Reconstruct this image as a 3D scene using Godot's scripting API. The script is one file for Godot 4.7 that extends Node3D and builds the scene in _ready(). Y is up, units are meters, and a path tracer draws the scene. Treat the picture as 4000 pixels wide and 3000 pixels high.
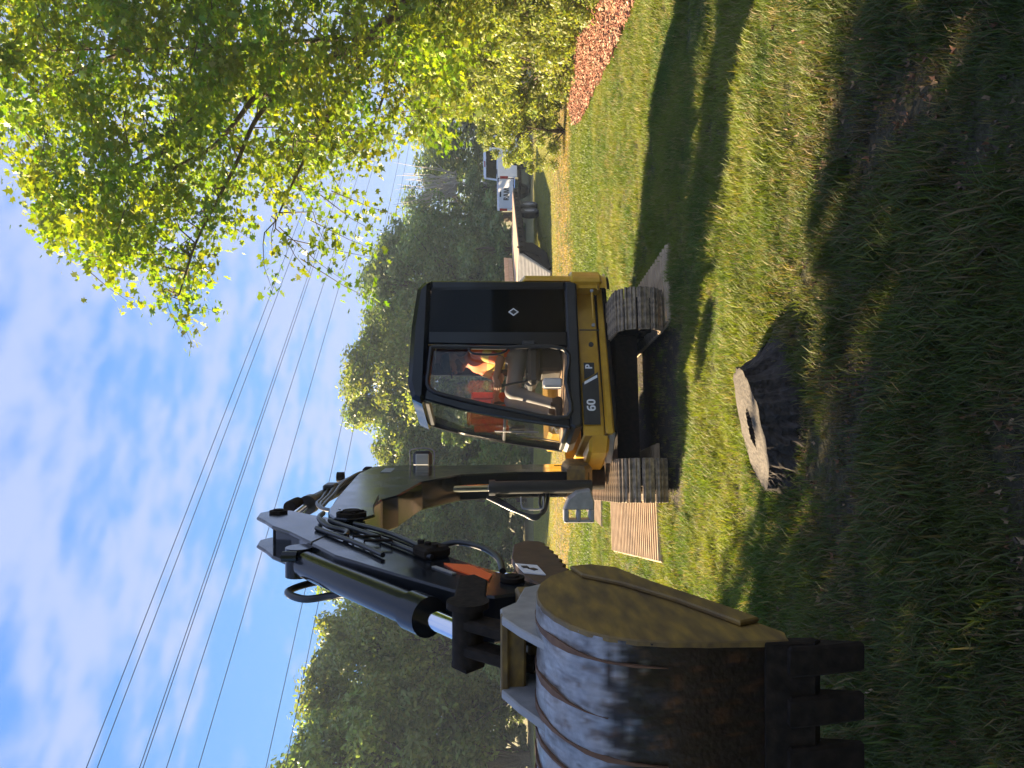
extends Node3D
# A compact excavator parked on track mats on a lawn, upright portrait view stored lying on its side.

const SUN_FROM := Vector3(-0.866, 0.0, -0.5)   # horizontal direction towards the sun
const SUN_ELEV := 27.0
const C := Vector3(-0.255, 0.0, -8.25)         # swing centre of the excavator
var rng := RandomNumberGenerator.new()
var taken := {}

# ------------------------------------------------------------------ mesh building
class MB:
	var v := PackedVector3Array()
	var n := PackedVector3Array()
	var c := PackedColorArray()
	var col := Color.WHITE
	func tri_n(a: Vector3, b: Vector3, d: Vector3, na: Vector3, nb: Vector3, nd: Vector3) -> void:
		if (d - a).cross(b - a).dot(na + nb + nd) < 0.0:
			v.append(a); v.append(d); v.append(b)
			n.append(na); n.append(nd); n.append(nb)
		else:
			v.append(a); v.append(b); v.append(d)
			n.append(na); n.append(nb); n.append(nd)
		c.append(col); c.append(col); c.append(col)
	func tri(a: Vector3, b: Vector3, d: Vector3) -> void:
		var m := (d - a).cross(b - a)
		if m.length_squared() < 1e-16: return
		m = m.normalized()
		v.append(a); v.append(b); v.append(d)
		n.append(m); n.append(m); n.append(m)
		c.append(col); c.append(col); c.append(col)
	func tri_out(a: Vector3, b: Vector3, d: Vector3, from: Vector3) -> void:
		if (d - a).cross(b - a).dot((a + b + d) / 3.0 - from) < 0.0: tri(a, d, b)
		else: tri(a, b, d)
	func quad(a: Vector3, b: Vector3, d: Vector3, e: Vector3) -> void:
		tri(a, b, d); tri(a, d, e)
	func quad_out(a: Vector3, b: Vector3, d: Vector3, e: Vector3, from: Vector3) -> void:
		tri_out(a, b, d, from); tri_out(a, d, e, from)
	func box(ctr: Vector3, size: Vector3, bs := Basis(), bev := 0.0) -> void:
		var h := size * 0.5
		var b: float = minf(bev, minf(h.x, minf(h.y, h.z)) * 0.9)
		if b <= 0.0:
			for ax in 3:
				for s in [-1.0, 1.0]:
					var p := []
					for q in [[-1, -1], [1, -1], [1, 1], [-1, 1]]:
						var w := Vector3()
						w[ax] = h[ax] * s; w[(ax + 1) % 3] = h[(ax + 1) % 3] * q[0]; w[(ax + 2) % 3] = h[(ax + 2) % 3] * q[1]
						p.append(ctr + bs * w)
					quad_out(p[0], p[1], p[2], p[3], ctr)
			return
		for ax in 3:
			var u := (ax + 1) % 3
			var t := (ax + 2) % 3
			for s in [-1.0, 1.0]:
				var p := []
				for q in [[-1, -1], [1, -1], [1, 1], [-1, 1]]:
					var w := Vector3()
					w[ax] = h[ax] * s; w[u] = (h[u] - b) * q[0]; w[t] = (h[t] - b) * q[1]
					p.append(ctr + bs * w)
				quad_out(p[0], p[1], p[2], p[3], ctr)
				for s2 in [-1.0, 1.0]:
					var e := []
					for q in [[0, -1], [0, 1], [1, 1], [1, -1]]:
						var w := Vector3()
						w[ax] = h[ax] * s if q[0] == 0 else (h[ax] - b) * s
						w[u] = (h[u] - b) * s2 if q[0] == 0 else h[u] * s2
						w[t] = (h[t] - b) * q[1]
						e.append(ctr + bs * w)
					quad_out(e[0], e[1], e[2], e[3], ctr)
		for sx in [-1.0, 1.0]:
			for sy in [-1.0, 1.0]:
				for sz in [-1.0, 1.0]:
					tri_out(ctr + bs * Vector3(h.x * sx, (h.y - b) * sy, (h.z - b) * sz), ctr + bs * Vector3((h.x - b) * sx, h.y * sy, (h.z - b) * sz), ctr + bs * Vector3((h.x - b) * sx, (h.y - b) * sy, h.z * sz), ctr)
	# extrude a polygon (x, y) along z from z0 to z1, edges chamfered
	func prism(poly: PackedVector2Array, z0: float, z1: float, xf := Transform3D(), bev := 0.0, smooth := false) -> void:
		var k := poly.size()
		var area := 0.0
		for i in k: area += poly[i].cross(poly[(i + 1) % k])
		var p := poly.duplicate()
		if area < 0.0: p.reverse()
		var ins := PackedVector2Array()
		var nr := PackedVector2Array()
		for i in k:
			var e0: Vector2 = (p[i] - p[(i + k - 1) % k]).normalized()
			var e1: Vector2 = (p[(i + 1) % k] - p[i]).normalized()
			var n0 := Vector2(e0.y, -e0.x)
			var n1 := Vector2(e1.y, -e1.x)
			var m := (n0 + n1).normalized()
			nr.append(m)
			ins.append(p[i] - m * (bev / maxf(0.35, m.dot(n0))))
		var zz := [z0, z1]
		for side in 2:
			var z: float = zz[side]
			var t := Geometry2D.triangulate_polygon(ins)
			if t.is_empty(): t = Geometry2D.triangulate_polygon(p)
			var nz := xf.basis * Vector3(0, 0, 1 if side == 1 else -1) * signf(z1 - z0)
			for i in range(0, t.size(), 3):
				var a := xf * Vector3(ins[t[i]].x, ins[t[i]].y, z)
				var b := xf * Vector3(ins[t[i + 1]].x, ins[t[i + 1]].y, z)
				var d := xf * Vector3(ins[t[i + 2]].x, ins[t[i + 2]].y, z)
				tri_n(a, b, d, nz, nz, nz)
		var sg := signf(z1 - z0)
		var zs := [z0, z0 + bev * sg, z1 - bev * sg, z1] if bev > 0.0 else [z0, z1]
		for r in zs.size() - 1:
			for i in k:
				var j := (i + 1) % k
				var la: PackedVector2Array = ins if (bev > 0.0 and r == 0) else p
				var lb: PackedVector2Array = ins if (bev > 0.0 and r == zs.size() - 2) else p
				var a := xf * Vector3(la[i].x, la[i].y, zs[r])
				var b := xf * Vector3(la[j].x, la[j].y, zs[r])
				var d := xf * Vector3(lb[j].x, lb[j].y, zs[r + 1])
				var e := xf * Vector3(lb[i].x, lb[i].y, zs[r + 1])
				if smooth:
					var ni := (xf.basis * Vector3(nr[i].x, nr[i].y, 0)).normalized()
					var nj := (xf.basis * Vector3(nr[j].x, nr[j].y, 0)).normalized()
					tri_n(a, b, d, ni, nj, nj); tri_n(a, d, e, ni, nj, ni)
				else:
					var ed: Vector2 = p[j] - p[i]
					var ou := xf.basis * Vector3(ed.y, -ed.x, 0)
					var m := (d - a).cross(b - a)
					if m.dot(ou) < 0.0: quad(a, e, d, b)
					else: quad(a, b, d, e)
	func tube(pts: Array, rad, seg := 10, caps := true) -> void:
		var k := pts.size()
		var up := Vector3.UP
		var rings := []
		var nrm := []
		for i in k:
			var t: Vector3 = (pts[mini(i + 1, k - 1)] - pts[maxi(i - 1, 0)]).normalized()
			if i == 0:
				up = Vector3.UP if absf(t.y) < 0.9 else Vector3.RIGHT
			var sd := t.cross(up).normalized()
			if sd.length() < 0.5: sd = t.cross(Vector3.FORWARD).normalized()
			up = sd.cross(t).normalized()
			var r: float = rad[i] if rad is Array else rad
			var ring := []
			var nn := []
			for s in seg:
				var a := TAU * s / seg
				var o := sd * cos(a) + up * sin(a)
				nn.append(o); ring.append(pts[i] + o * r)
			rings.append(ring); nrm.append(nn)
		for i in k - 1:
			for s in seg:
				var q := (s + 1) % seg
				tri_n(rings[i][s], rings[i][q], rings[i + 1][q], nrm[i][s], nrm[i][q], nrm[i + 1][q])
				tri_n(rings[i][s], rings[i + 1][q], rings[i + 1][s], nrm[i][s], nrm[i + 1][q], nrm[i + 1][s])
		if caps:
			for e in [0, k - 1]:
				var m: Vector3 = (pts[0] - pts[1]).normalized() if e == 0 else (pts[k - 1] - pts[k - 2]).normalized()
				for s in seg:
					tri_n(pts[e], rings[e][s], rings[e][(s + 1) % seg], m, m, m)
	func cyl(a: Vector3, b: Vector3, r: float, seg := 16, r2 := -1.0) -> void:
		tube([a, b], [r, r if r2 < 0.0 else r2], seg)
	# profile of (radius, height) turned round the y axis of xf
	func lathe(prof: Array, xf := Transform3D(), seg := 20) -> void:
		for i in prof.size() - 1:
			var p: Vector2 = prof[i]
			var q: Vector2 = prof[i + 1]
			var e := q - p
			var m := Vector2(e.y, -e.x).normalized()
			for s in seg:
				var a0 := TAU * s / seg
				var a1 := TAU * (s + 1) / seg
				var d0 := Vector3(cos(a0), 0, sin(a0))
				var d1 := Vector3(cos(a1), 0, sin(a1))
				var n0 := (xf.basis * (d0 * m.x + Vector3.UP * m.y)).normalized()
				var n1 := (xf.basis * (d1 * m.x + Vector3.UP * m.y)).normalized()
				var A := xf * (d0 * p.x + Vector3.UP * p.y)
				var B := xf * (d1 * p.x + Vector3.UP * p.y)
				var D := xf * (d1 * q.x + Vector3.UP * q.y)
				var E := xf * (d0 * q.x + Vector3.UP * q.y)
				if p.x > 1e-5: tri_n(A, B, D, n0, n1, n1)
				if q.x > 1e-5: tri_n(A, D, E, n0, n1, n0)
	func ball(ctr: Vector3, r: Vector3, bs := Basis(), seg := 14) -> void:
		for i in seg / 2:
			for s in seg:
				var q := []
				var m := []
				for w in [[i, s], [i, s + 1], [i + 1, s + 1], [i + 1, s]]:
					var th: float = PI * w[0] / (seg / 2)
					var ph: float = TAU * w[1] / seg
					var o := Vector3(sin(th) * cos(ph), cos(th), sin(th) * sin(ph))
					q.append(ctr + bs * (o * r)); m.append((bs * (o / r)).normalized())
				tri_n(q[0], q[1], q[2], m[0], m[1], m[2]); tri_n(q[0], q[2], q[3], m[0], m[2], m[3])
	func mesh() -> ArrayMesh:
		var a := []
		a.resize(Mesh.ARRAY_MAX)
		a[Mesh.ARRAY_VERTEX] = v; a[Mesh.ARRAY_NORMAL] = n; a[Mesh.ARRAY_COLOR] = c
		var m := ArrayMesh.new()
		m.add_surface_from_arrays(Mesh.PRIMITIVE_TRIANGLES, a)
		return m

func numbered(called: String) -> String:
	var k: int = taken.get(called, 0)
	taken[called] = k + 1
	return called if k == 0 else "%s_%03d" % [called, k]

func tag(o: Node, label: String, category: String, group := "", kind := "") -> Node:
	o.set_meta("label", label)
	if category != "": o.set_meta("category", category)
	if group != "": o.set_meta("group", group)
	if kind != "": o.set_meta("kind", kind)
	return o

func base(called: String, at: Vector3, label: String, category: String, group := "") -> Node3D:
	var o := Node3D.new()
	o.name = numbered(called)
	add_child(o)
	o.position = at
	tag(o, label, category, group)
	return o

func put(parent: Node, called: String, m, material: Material, xf := Transform3D()) -> MeshInstance3D:
	var o := MeshInstance3D.new()
	o.name = numbered(called) if parent == self else called
	o.mesh = m.mesh() if m is MB else m
	o.material_override = material
	o.transform = xf
	parent.add_child(o, true)
	return o

# ------------------------------------------------------------------ materials
func lin(r: float, g: float, b: float) -> Color:
	return Color(r, g, b).linear_to_srgb()

func noise_tex(sd: int, freq: float, lo: Color, hi: Color, size := 256, oct := 4, mid := -1.0, cell := false) -> NoiseTexture2D:
	var f := FastNoiseLite.new()
	f.seed = sd
	f.frequency = freq
	f.fractal_octaves = oct
	f.noise_type = FastNoiseLite.TYPE_CELLULAR if cell else FastNoiseLite.TYPE_SIMPLEX_SMOOTH
	var t := NoiseTexture2D.new()
	t.width = size; t.height = size
	t.seamless = true
	t.noise = f
	var g := Gradient.new()
	g.set_color(0, lo); g.set_color(1, hi)
	if mid >= 0.0:
		g.set_offset(0, maxf(0.0, mid - 0.12)); g.set_offset(1, minf(1.0, mid + 0.12))
	t.color_ramp = g
	return t

func grey_tex(sd: int, freq: float, size := 256, oct := 4, normal := false, cell := false) -> NoiseTexture2D:
	var t := noise_tex(sd, freq, Color.BLACK, Color.WHITE, size, oct, -1.0, cell)
	if normal:
		t.color_ramp = null
		t.as_normal_map = true
		t.bump_strength = 6.0
	return t

func mat(called: String, c: Color, rough: float, metal := 0.0) -> StandardMaterial3D:
	var m := StandardMaterial3D.new()
	m.resource_name = called
	m.albedo_color = c
	m.roughness = rough
	m.metallic = metal
	return m

# colour mottled between lo and hi, laid over the thing from three sides
func mottled(called: String, lo: Color, hi: Color, rough: float, freq: float, scale: float, bump := 0.0, metal := 0.0, mid := -1.0, world := false) -> StandardMaterial3D:
	var m := mat(called, Color.WHITE, rough, metal)
	var sd := hash(called) % 1000
	m.albedo_texture = noise_tex(sd, freq, lo, hi, 256, 5, mid)
	m.uv1_triplanar = true
	m.uv1_world_triplanar = world
	m.uv1_scale = Vector3.ONE * scale
	if bump > 0.0:
		m.heightmap_enabled = true
		m.heightmap_texture = grey_tex(sd + 7, freq * 1.7, 256, 5)
		m.heightmap_scale = bump
	return m

func glass(called: String, c: Color, a: float) -> StandardMaterial3D:
	var m := mat(called, Color(c.r, c.g, c.b, a), 0.03)
	m.transparency = BaseMaterial3D.TRANSPARENCY_ALPHA
	m.metallic_specular = 0.5
	return m

func leafy(called: String, back: Color) -> StandardMaterial3D:
	var m := mat(called, Color.WHITE, 0.45)
	m.vertex_color_use_as_albedo = true
	m.backlight_enabled = true
	m.backlight = back
	m.cull_mode = BaseMaterial3D.CULL_DISABLED
	return m

# ------------------------------------------------------------------ stage
var M := {}

func stage() -> void:
	var cam := Camera3D.new()
	cam.name = "camera"
	var pitch := deg_to_rad(-1.54)
	var right := Vector3.RIGHT
	var fwd := Vector3(0, sin(pitch), -cos(pitch))
	var up := right.cross(fwd)
	# the photograph is stored lying on its side: its right is down, its top is the world's right
	cam.transform = Transform3D(Basis(-up, right, -fwd), Vector3(0, 1.75, 0))
	cam.fov = rad_to_deg(2.0 * atan(1500.0 / 2893.0))
	cam.near = 0.05
	cam.far = 600.0
	add_child(cam)
	cam.current = true
	var we := WorldEnvironment.new()
	we.name = "environment"
	var e := Environment.new()
	e.background_mode = Environment.BG_SKY
	e.tonemap_mode = Environment.TONE_MAPPER_LINEAR
	e.tonemap_exposure = 6.0
	e.sdfgi_enabled = true; e.ssao_enabled = true; e.ssil_enabled = true
	var sky := Sky.new()
	var sm := PanoramaSkyMaterial.new()
	sm.panorama = sky_picture()
	sm.energy_multiplier = 1.0
	sky.sky_material = sm
	e.sky = sky
	# thin morning air
	e.fog_enabled = true
	e.fog_density = 0.0012
	e.fog_light_color = Color(0.80, 0.87, 0.95)
	e.background_energy_multiplier = 0.178
	we.environment = e
	add_child(we)
	var sun := DirectionalLight3D.new()
	sun.name = "sun"
	sun.light_energy = 1.6
	sun.light_color = Color(1.0, 0.9, 0.74)
	sun.light_angular_distance = 0.5
	sun.shadow_enabled = true
	add_child(sun)
	var el := deg_to_rad(SUN_ELEV)
	var from := SUN_FROM.normalized() * cos(el) + Vector3.UP * sin(el)
	sun.look_at_from_position(from * 50.0, Vector3.ZERO, Vector3.UP)

# blue morning sky with a broken sheet of thin high cloud
func sky_picture() -> ImageTexture:
	var W := 1536
	var H := 768
	var im := Image.create(W, H, false, Image.FORMAT_RGBF)
	var f1 := FastNoiseLite.new(); f1.seed = 11; f1.frequency = 0.55; f1.fractal_octaves = 5; f1.fractal_gain = 0.55
	var f2 := FastNoiseLite.new(); f2.seed = 23; f2.frequency = 0.16; f2.fractal_octaves = 3
	var top := Color(0.14, 0.34, 0.90)
	var low := Color(0.24, 0.52, 1.0)
	var hor := Color(0.55, 0.73, 1.0)
	var white := Color(0.53, 0.63, 0.95)
	for j in H:
		var th := PI * (j + 0.5) / H
		var y := cos(th)
		if y < -0.02:
			var g := Color(0.10, 0.12, 0.06)
			im.fill_rect(Rect2i(0, j, W, H - j), g)
			break
		var yy := maxf(y, 0.0)
		var c := hor.lerp(low, smoothstep(0.0, 0.2, yy)).lerp(top, smoothstep(0.15, 0.75, yy))
		for i in W:
			var ph := TAU * ((i + 0.5) / W - 0.5)
			var d := Vector3(sin(th) * sin(ph), y, -sin(th) * cos(ph))
			var k := 1.0 / (yy + 0.10)
			# the sheet lies level high above; ripples run from far left to near right
			var px := d.x * k * 1.9
			var pz := d.z * k * 1.9
			var u := px * 0.86 - pz * 0.5
			var w := px * 0.5 + pz * 0.86
			var a := f1.get_noise_2d(u * 1.5, w * 2.4) * 0.50 + f1.get_noise_2d(u * 5.0 + 40.0, w * 8.0) * 0.42
			var cover := f2.get_noise_2d(px + 3.0, pz) * 0.55
			# the sheet thins out towards the east
			cover += 0.30 - 0.46 * clampf(px * 0.55 - 0.1, -0.6, 1.0)
			var s := smoothstep(-0.12, 0.50, a + cover)
			s *= smoothstep(0.02, 0.22, yy)
			im.set_pixel(i, j, c.lerp(white, s * 0.86))
	return ImageTexture.create_from_image(im)

func materials() -> void:
	M.black = mat("gloss_black_paint", lin(0.010, 0.011, 0.013), 0.12)
	M.black.roughness_texture = noise_tex(71, 0.012, Color(0.07, 0.07, 0.07), Color(0.24, 0.24, 0.24), 256, 5)
	M.black.roughness = 1.0
	M.black.metallic_specular = 0.4
	M.black.uv1_triplanar = true; M.black.uv1_scale = Vector3.ONE * 0.9
	M.satin = mottled("satin_black_plastic", lin(0.010, 0.010, 0.012), lin(0.024, 0.023, 0.023), 0.42, 0.02, 1.0)
	M.dark = mottled("dark_dirty_steel", lin(0.010, 0.008, 0.006), lin(0.036, 0.026, 0.018), 0.85, 0.03, 2.2, 0.15)
	M.dark.metallic_specular = 0.25
	M.rubber = mat("hose_rubber", lin(0.014, 0.014, 0.015), 0.38)
	M.yellow = mottled("yellow_paint", lin(0.44, 0.235, 0.014), lin(0.62, 0.35, 0.018), 0.34, 0.02, 1.1)
	M.yellow.clearcoat_enabled = true; M.yellow.clearcoat = 0.5; M.yellow.clearcoat_roughness = 0.12
	M.yellow_worn = mottled("worn_yellow_paint", lin(0.07, 0.042, 0.018), lin(0.30, 0.185, 0.028), 0.6, 0.02, Vector3(1.1, 3.0, 1.8).x, 0.12)
	M.yellow_worn.uv1_scale = Vector3(0.7, 2.6, 1.6)
	M.bare = mottled("scuffed_bucket_steel", lin(0.62, 0.60, 0.58), lin(1, 1, 1), 0.36, 0.04, 2.6, 0.10, 0.55)
	M.bare.vertex_color_use_as_albedo = true
	M.rust = mottled("rusty_scrape", lin(0.075, 0.035, 0.018), lin(0.17, 0.085, 0.04), 0.8, 0.03, 2.0, 0.1)
	M.brown_steel = mottled("brown_steel", lin(0.05, 0.026, 0.014), lin(0.10, 0.055, 0.03), 0.6, 0.02, 1.5, 0.1)
	M.chrome = mat("chrome_rod", lin(0.75, 0.76, 0.78), 0.08, 1.0)
	M.cast = mottled("grey_casting", lin(0.20, 0.20, 0.20), lin(0.33, 0.32, 0.31), 0.5, 0.02, 2.0, 0.05)
	M.shoe = mottled("dusty_track_shoe", lin(0.10, 0.075, 0.055), lin(0.46, 0.35, 0.23), 0.85, 0.02, 2.5, 0.15)
	M.glass = glass("cab_glass", Color(0.03, 0.033, 0.033), 0.12)
	M.tint = glass("tinted_cab_glass", Color(0.010, 0.011, 0.012), 0.93)
	M.tint.metallic_specular = 0.28
	M.glass.metallic_specular = 0.35
	M.white = mottled("white_car_paint", lin(0.72, 0.73, 0.74), lin(0.80, 0.80, 0.80), 0.25, 0.01, 1.0)
	M.label = mat("white_label", lin(0.72, 0.73, 0.76), 0.4)
	M.orange = mat("orange_panel", lin(0.85, 0.12, 0.015), 0.45)
	M.mat_tan = mottled("composite_mat_tan", lin(0.27, 0.19, 0.115), lin(0.50, 0.37, 0.24), 0.8, 0.015, 1.1, 0.1)
	M.mat_grey = mottled("composite_mat_grey", lin(0.30, 0.29, 0.27), lin(0.46, 0.44, 0.41), 0.75, 0.015, 1.1, 0.1)
	M.wood = mottled("pale_plank", lin(0.42, 0.27, 0.16), lin(0.60, 0.42, 0.27), 0.75, 0.02, 1.0, 0.1)
	M.bark = mottled("bark", lin(0.018, 0.014, 0.011), lin(0.075, 0.058, 0.045), 0.9, 0.03, 2.2, 1.2)
	M.limb = mottled("limb_bark", lin(0.05, 0.036, 0.024), lin(0.15, 0.11, 0.075), 0.9, 0.03, 2.5, 0.5)
	M.tyre = mottled("tyre", lin(0.012, 0.012, 0.012), lin(0.03, 0.028, 0.026), 0.7, 0.03, 2.0)
	M.seat = mottled("seat_vinyl", lin(0.035, 0.04, 0.042), lin(0.06, 0.065, 0.068), 0.55, 0.03, 3.0)
	M.cabin = mat("cabin_plastic", lin(0.05, 0.046, 0.042), 0.55)
	M.soil = mottled("bare_soil", lin(0.03, 0.02, 0.012), lin(0.09, 0.06, 0.038), 0.95, 0.02, 1.2, 1.5)
	M.lens = mat("lamp_lens", lin(0.45, 0.46, 0.45), 0.1)
	M.red = mat("red_lamp", lin(0.38, 0.012, 0.012), 0.2)
	M.wire = mat("power_wire", lin(0.05, 0.055, 0.06), 0.6)
	M.pole = mottled("pole_wood", lin(0.35, 0.31, 0.27), lin(0.5, 0.46, 0.41), 0.85, 0.03, 1.0)
	M.skinless = mat("person_surface", Color.WHITE, 0.7)
	M.skinless.vertex_color_use_as_albedo = true

# ------------------------------------------------------------------ ground
var gn := FastNoiseLite.new()
var gn2 := FastNoiseLite.new()

func bare(x: float, z: float) -> float:      # how much soil shows, 0 to 1
	var n := gn.get_noise_2d(x * 1.0, z * 1.0)
	var near := clampf((4.7 + z) / 1.1, 0.0, 1.0)     # the trampled strip near the stump
	var b := smoothstep(-0.12, 0.30, n) * near * 0.85
	# worn places beside the stump
	b = maxf(b, smoothstep(0.85, 0.45, Vector2((x + 0.1) * 0.8, (z + 4.25) * 1.25).length()) * 0.55)
	b = maxf(b, smoothstep(1.05, 0.75, maxf(absf(x + 0.15 + 0.14 * (z + 8.25)), absf(z + 8.2) * 0.62)))      # crushed turf under the machine, coloured as dark soil to deepen its shade
	b = maxf(b, smoothstep(0.6, 0.1, Vector2((x + 0.9) * 0.7, (z + 3.6) * 1.2).length()) * 0.6)
	return clampf(b, 0.0, 1.0)

func ground_y(x: float, z: float) -> float:
	var d := -z
	var near := clampf((6.2 - d) / 2.0, 0.0, 1.0)
	return gn.get_noise_2d(x * 0.7 + 50.0, z * 0.7) * 0.035 * near - 0.004 - 0.02 * bare(x, z) * near

func ground_colour(x: float, z: float) -> Color:
	var d := -z
	var green := Color(0.070, 0.080, 0.022)
	var dry := Color(0.150, 0.122, 0.045)
	var soil := Color(0.045, 0.029, 0.019)
	var n := gn2.get_noise_2d(x, z)
	var c := green.lerp(dry, clampf(0.22 + n * 0.6, 0.0, 0.8))
	# the mown strip beyond the machine has gone straw coloured
	var strip := smoothstep(15.5, 17.5, d + n * 1.5) * smoothstep(24.0, 19.0, d + n * 2.0)
	c = c.lerp(Color(0.30, 0.20, 0.08), strip * 0.75)
	c = c.lerp(Color(0.26, 0.235, 0.075), smoothstep(19.0, 25.0, d) * 0.7)
	c = c.lerp(soil, bare(x, z) * 0.85)
	return c

func ground() -> void:
	gn.seed = 5; gn.frequency = 0.55; gn.fractal_octaves = 4
	gn2.seed = 9; gn2.frequency = 0.35; gn2.fractal_octaves = 4
	var xs := []
	var zs := []
	var x := -4.0
	while x <= 4.001: xs.append(x); x += 0.08
	for k in [5.0, 6.5, 8.0, 10.0, 13.0, 17.0, 22.0, 30.0, 45.0, 80.0, 160.0, 320.0]: xs.append(k); xs.push_front(-k)
	var z := 1.0
	while z >= -8.001: zs.append(z); z -= 0.08
	while z >= -30.0: zs.append(z); z -= 0.4
	for k in [34.0, 40.0, 50.0, 70.0, 120.0, 220.0, 420.0]: zs.append(-k)
	for k in [4.0, 12.0, 40.0]: zs.push_front(k)
	var v := PackedVector3Array()
	var n := PackedVector3Array()
	var c := PackedColorArray()
	var idx := PackedInt32Array()
	for zz in zs:
		for xx in xs:
			v.append(Vector3(xx, ground_y(xx, zz), zz))
			var e := 0.05
			n.append(Vector3(ground_y(xx - e, zz) - ground_y(xx + e, zz), 2 * e, ground_y(xx, zz - e) - ground_y(xx, zz + e)).normalized())
			c.append(ground_colour(xx, zz))
	var w := xs.size()
	for j in zs.size() - 1:
		for i in w - 1:
			var q := j * w + i
			idx.append_array([q, q + w, q + 1, q + 1, q + w, q + w + 1])
	var a := []
	a.resize(Mesh.ARRAY_MAX)
	a[Mesh.ARRAY_VERTEX] = v; a[Mesh.ARRAY_NORMAL] = n; a[Mesh.ARRAY_COLOR] = c; a[Mesh.ARRAY_INDEX] = idx
	var m := ArrayMesh.new()
	m.add_surface_from_arrays(Mesh.PRIMITIVE_TRIANGLES, a)
	var gm := mat("lawn_ground", Color.WHITE, 0.95)
	gm.vertex_color_use_as_albedo = true
	gm.albedo_texture = noise_tex(4, 0.03, Color(0.55, 0.55, 0.5), Color(1, 1, 1), 512, 5)
	gm.uv1_triplanar = true; gm.uv1_world_triplanar = true; gm.uv1_scale = Vector3.ONE * 0.9
	gm.heightmap_enabled = true; gm.heightmap_texture = grey_tex(6, 0.05, 512, 5); gm.heightmap_scale = 2.0
	var o := put(self, "ground", m, gm)
	o.set_meta("kind", "structure")
	o.set_meta("label", "grassy lawn with worn earth in the foreground")

func tuft(sd: int, blades: int, hgt: float, spread: float, wid: float) -> ArrayMesh:
	var r := RandomNumberGenerator.new()
	r.seed = sd
	var v := PackedVector3Array()
	var n := PackedVector3Array()
	var c := PackedColorArray()
	for b in blades:
		var p := Vector3(r.randfn(0, spread), -0.01, r.randfn(0, spread))
		var yaw := r.randf() * TAU
		var dir := Vector3(cos(yaw), 0, sin(yaw))
		var side := Vector3(-sin(yaw), 0, cos(yaw)) * wid * r.randf_range(0.7, 1.3)
		var h := hgt * r.randf_range(0.55, 1.2)
		var lean := h * r.randf_range(0.1, 0.75)
		var mid := p + Vector3.UP * h * 0.6 + dir * lean * 0.35
		var tip := p + Vector3.UP * h * r.randf_range(0.8, 1.0) + dir * lean
		var nn := (tip - p).cross(side).normalized()
		if nn.y < 0.0: nn = -nn
		var g := r.randf_range(0.75, 1.2)
		var cc := Color(g * r.randf_range(0.9, 1.15), g, g * 0.9)
		for q in [p - side, p + side, mid + side * 0.8, p - side, mid + side * 0.8, mid - side * 0.8, mid - side * 0.8, mid + side * 0.8, tip]:
			v.append(q); n.append(nn); c.append(cc)
	return arrays_mesh(v, n, c)

var keep_out := []      # [centre x, z, axis x, z, half length, half width]

func blocked(x: float, z: float, margin := 0.0) -> bool:
	for k in keep_out:
		var d := Vector2(x - k[0], z - k[1])
		var ax := Vector2(k[2], k[3])
		if absf(d.dot(ax)) < k[4] + margin and absf(d.dot(Vector2(-ax.y, ax.x))) < k[5] + margin: return true
	return false

func scatter(called: String, meshes: Array, xforms: Array, cols: Array, material: Material, label: String, category: String) -> void:
	var root := Node3D.new()
	root.name = numbered(called)
	add_child(root)
	tag(root, label, category, "", "stuff")
	var k := meshes.size()
	for j in k:
		var mm := MultiMesh.new()
		mm.transform_format = MultiMesh.TRANSFORM_3D
		mm.use_colors = true
		mm.mesh = meshes[j]
		mm.instance_count = (xforms.size() - j + k - 1) / k
		var q := 0
		for i in range(j, xforms.size(), k):
			mm.set_instance_transform(q, xforms[i]); mm.set_instance_color(q, cols[i]); q += 1
		var o := MultiMeshInstance3D.new()
		o.name = "blades"
		o.multimesh = mm
		o.material_override = material
		root.add_child(o, true)

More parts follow.
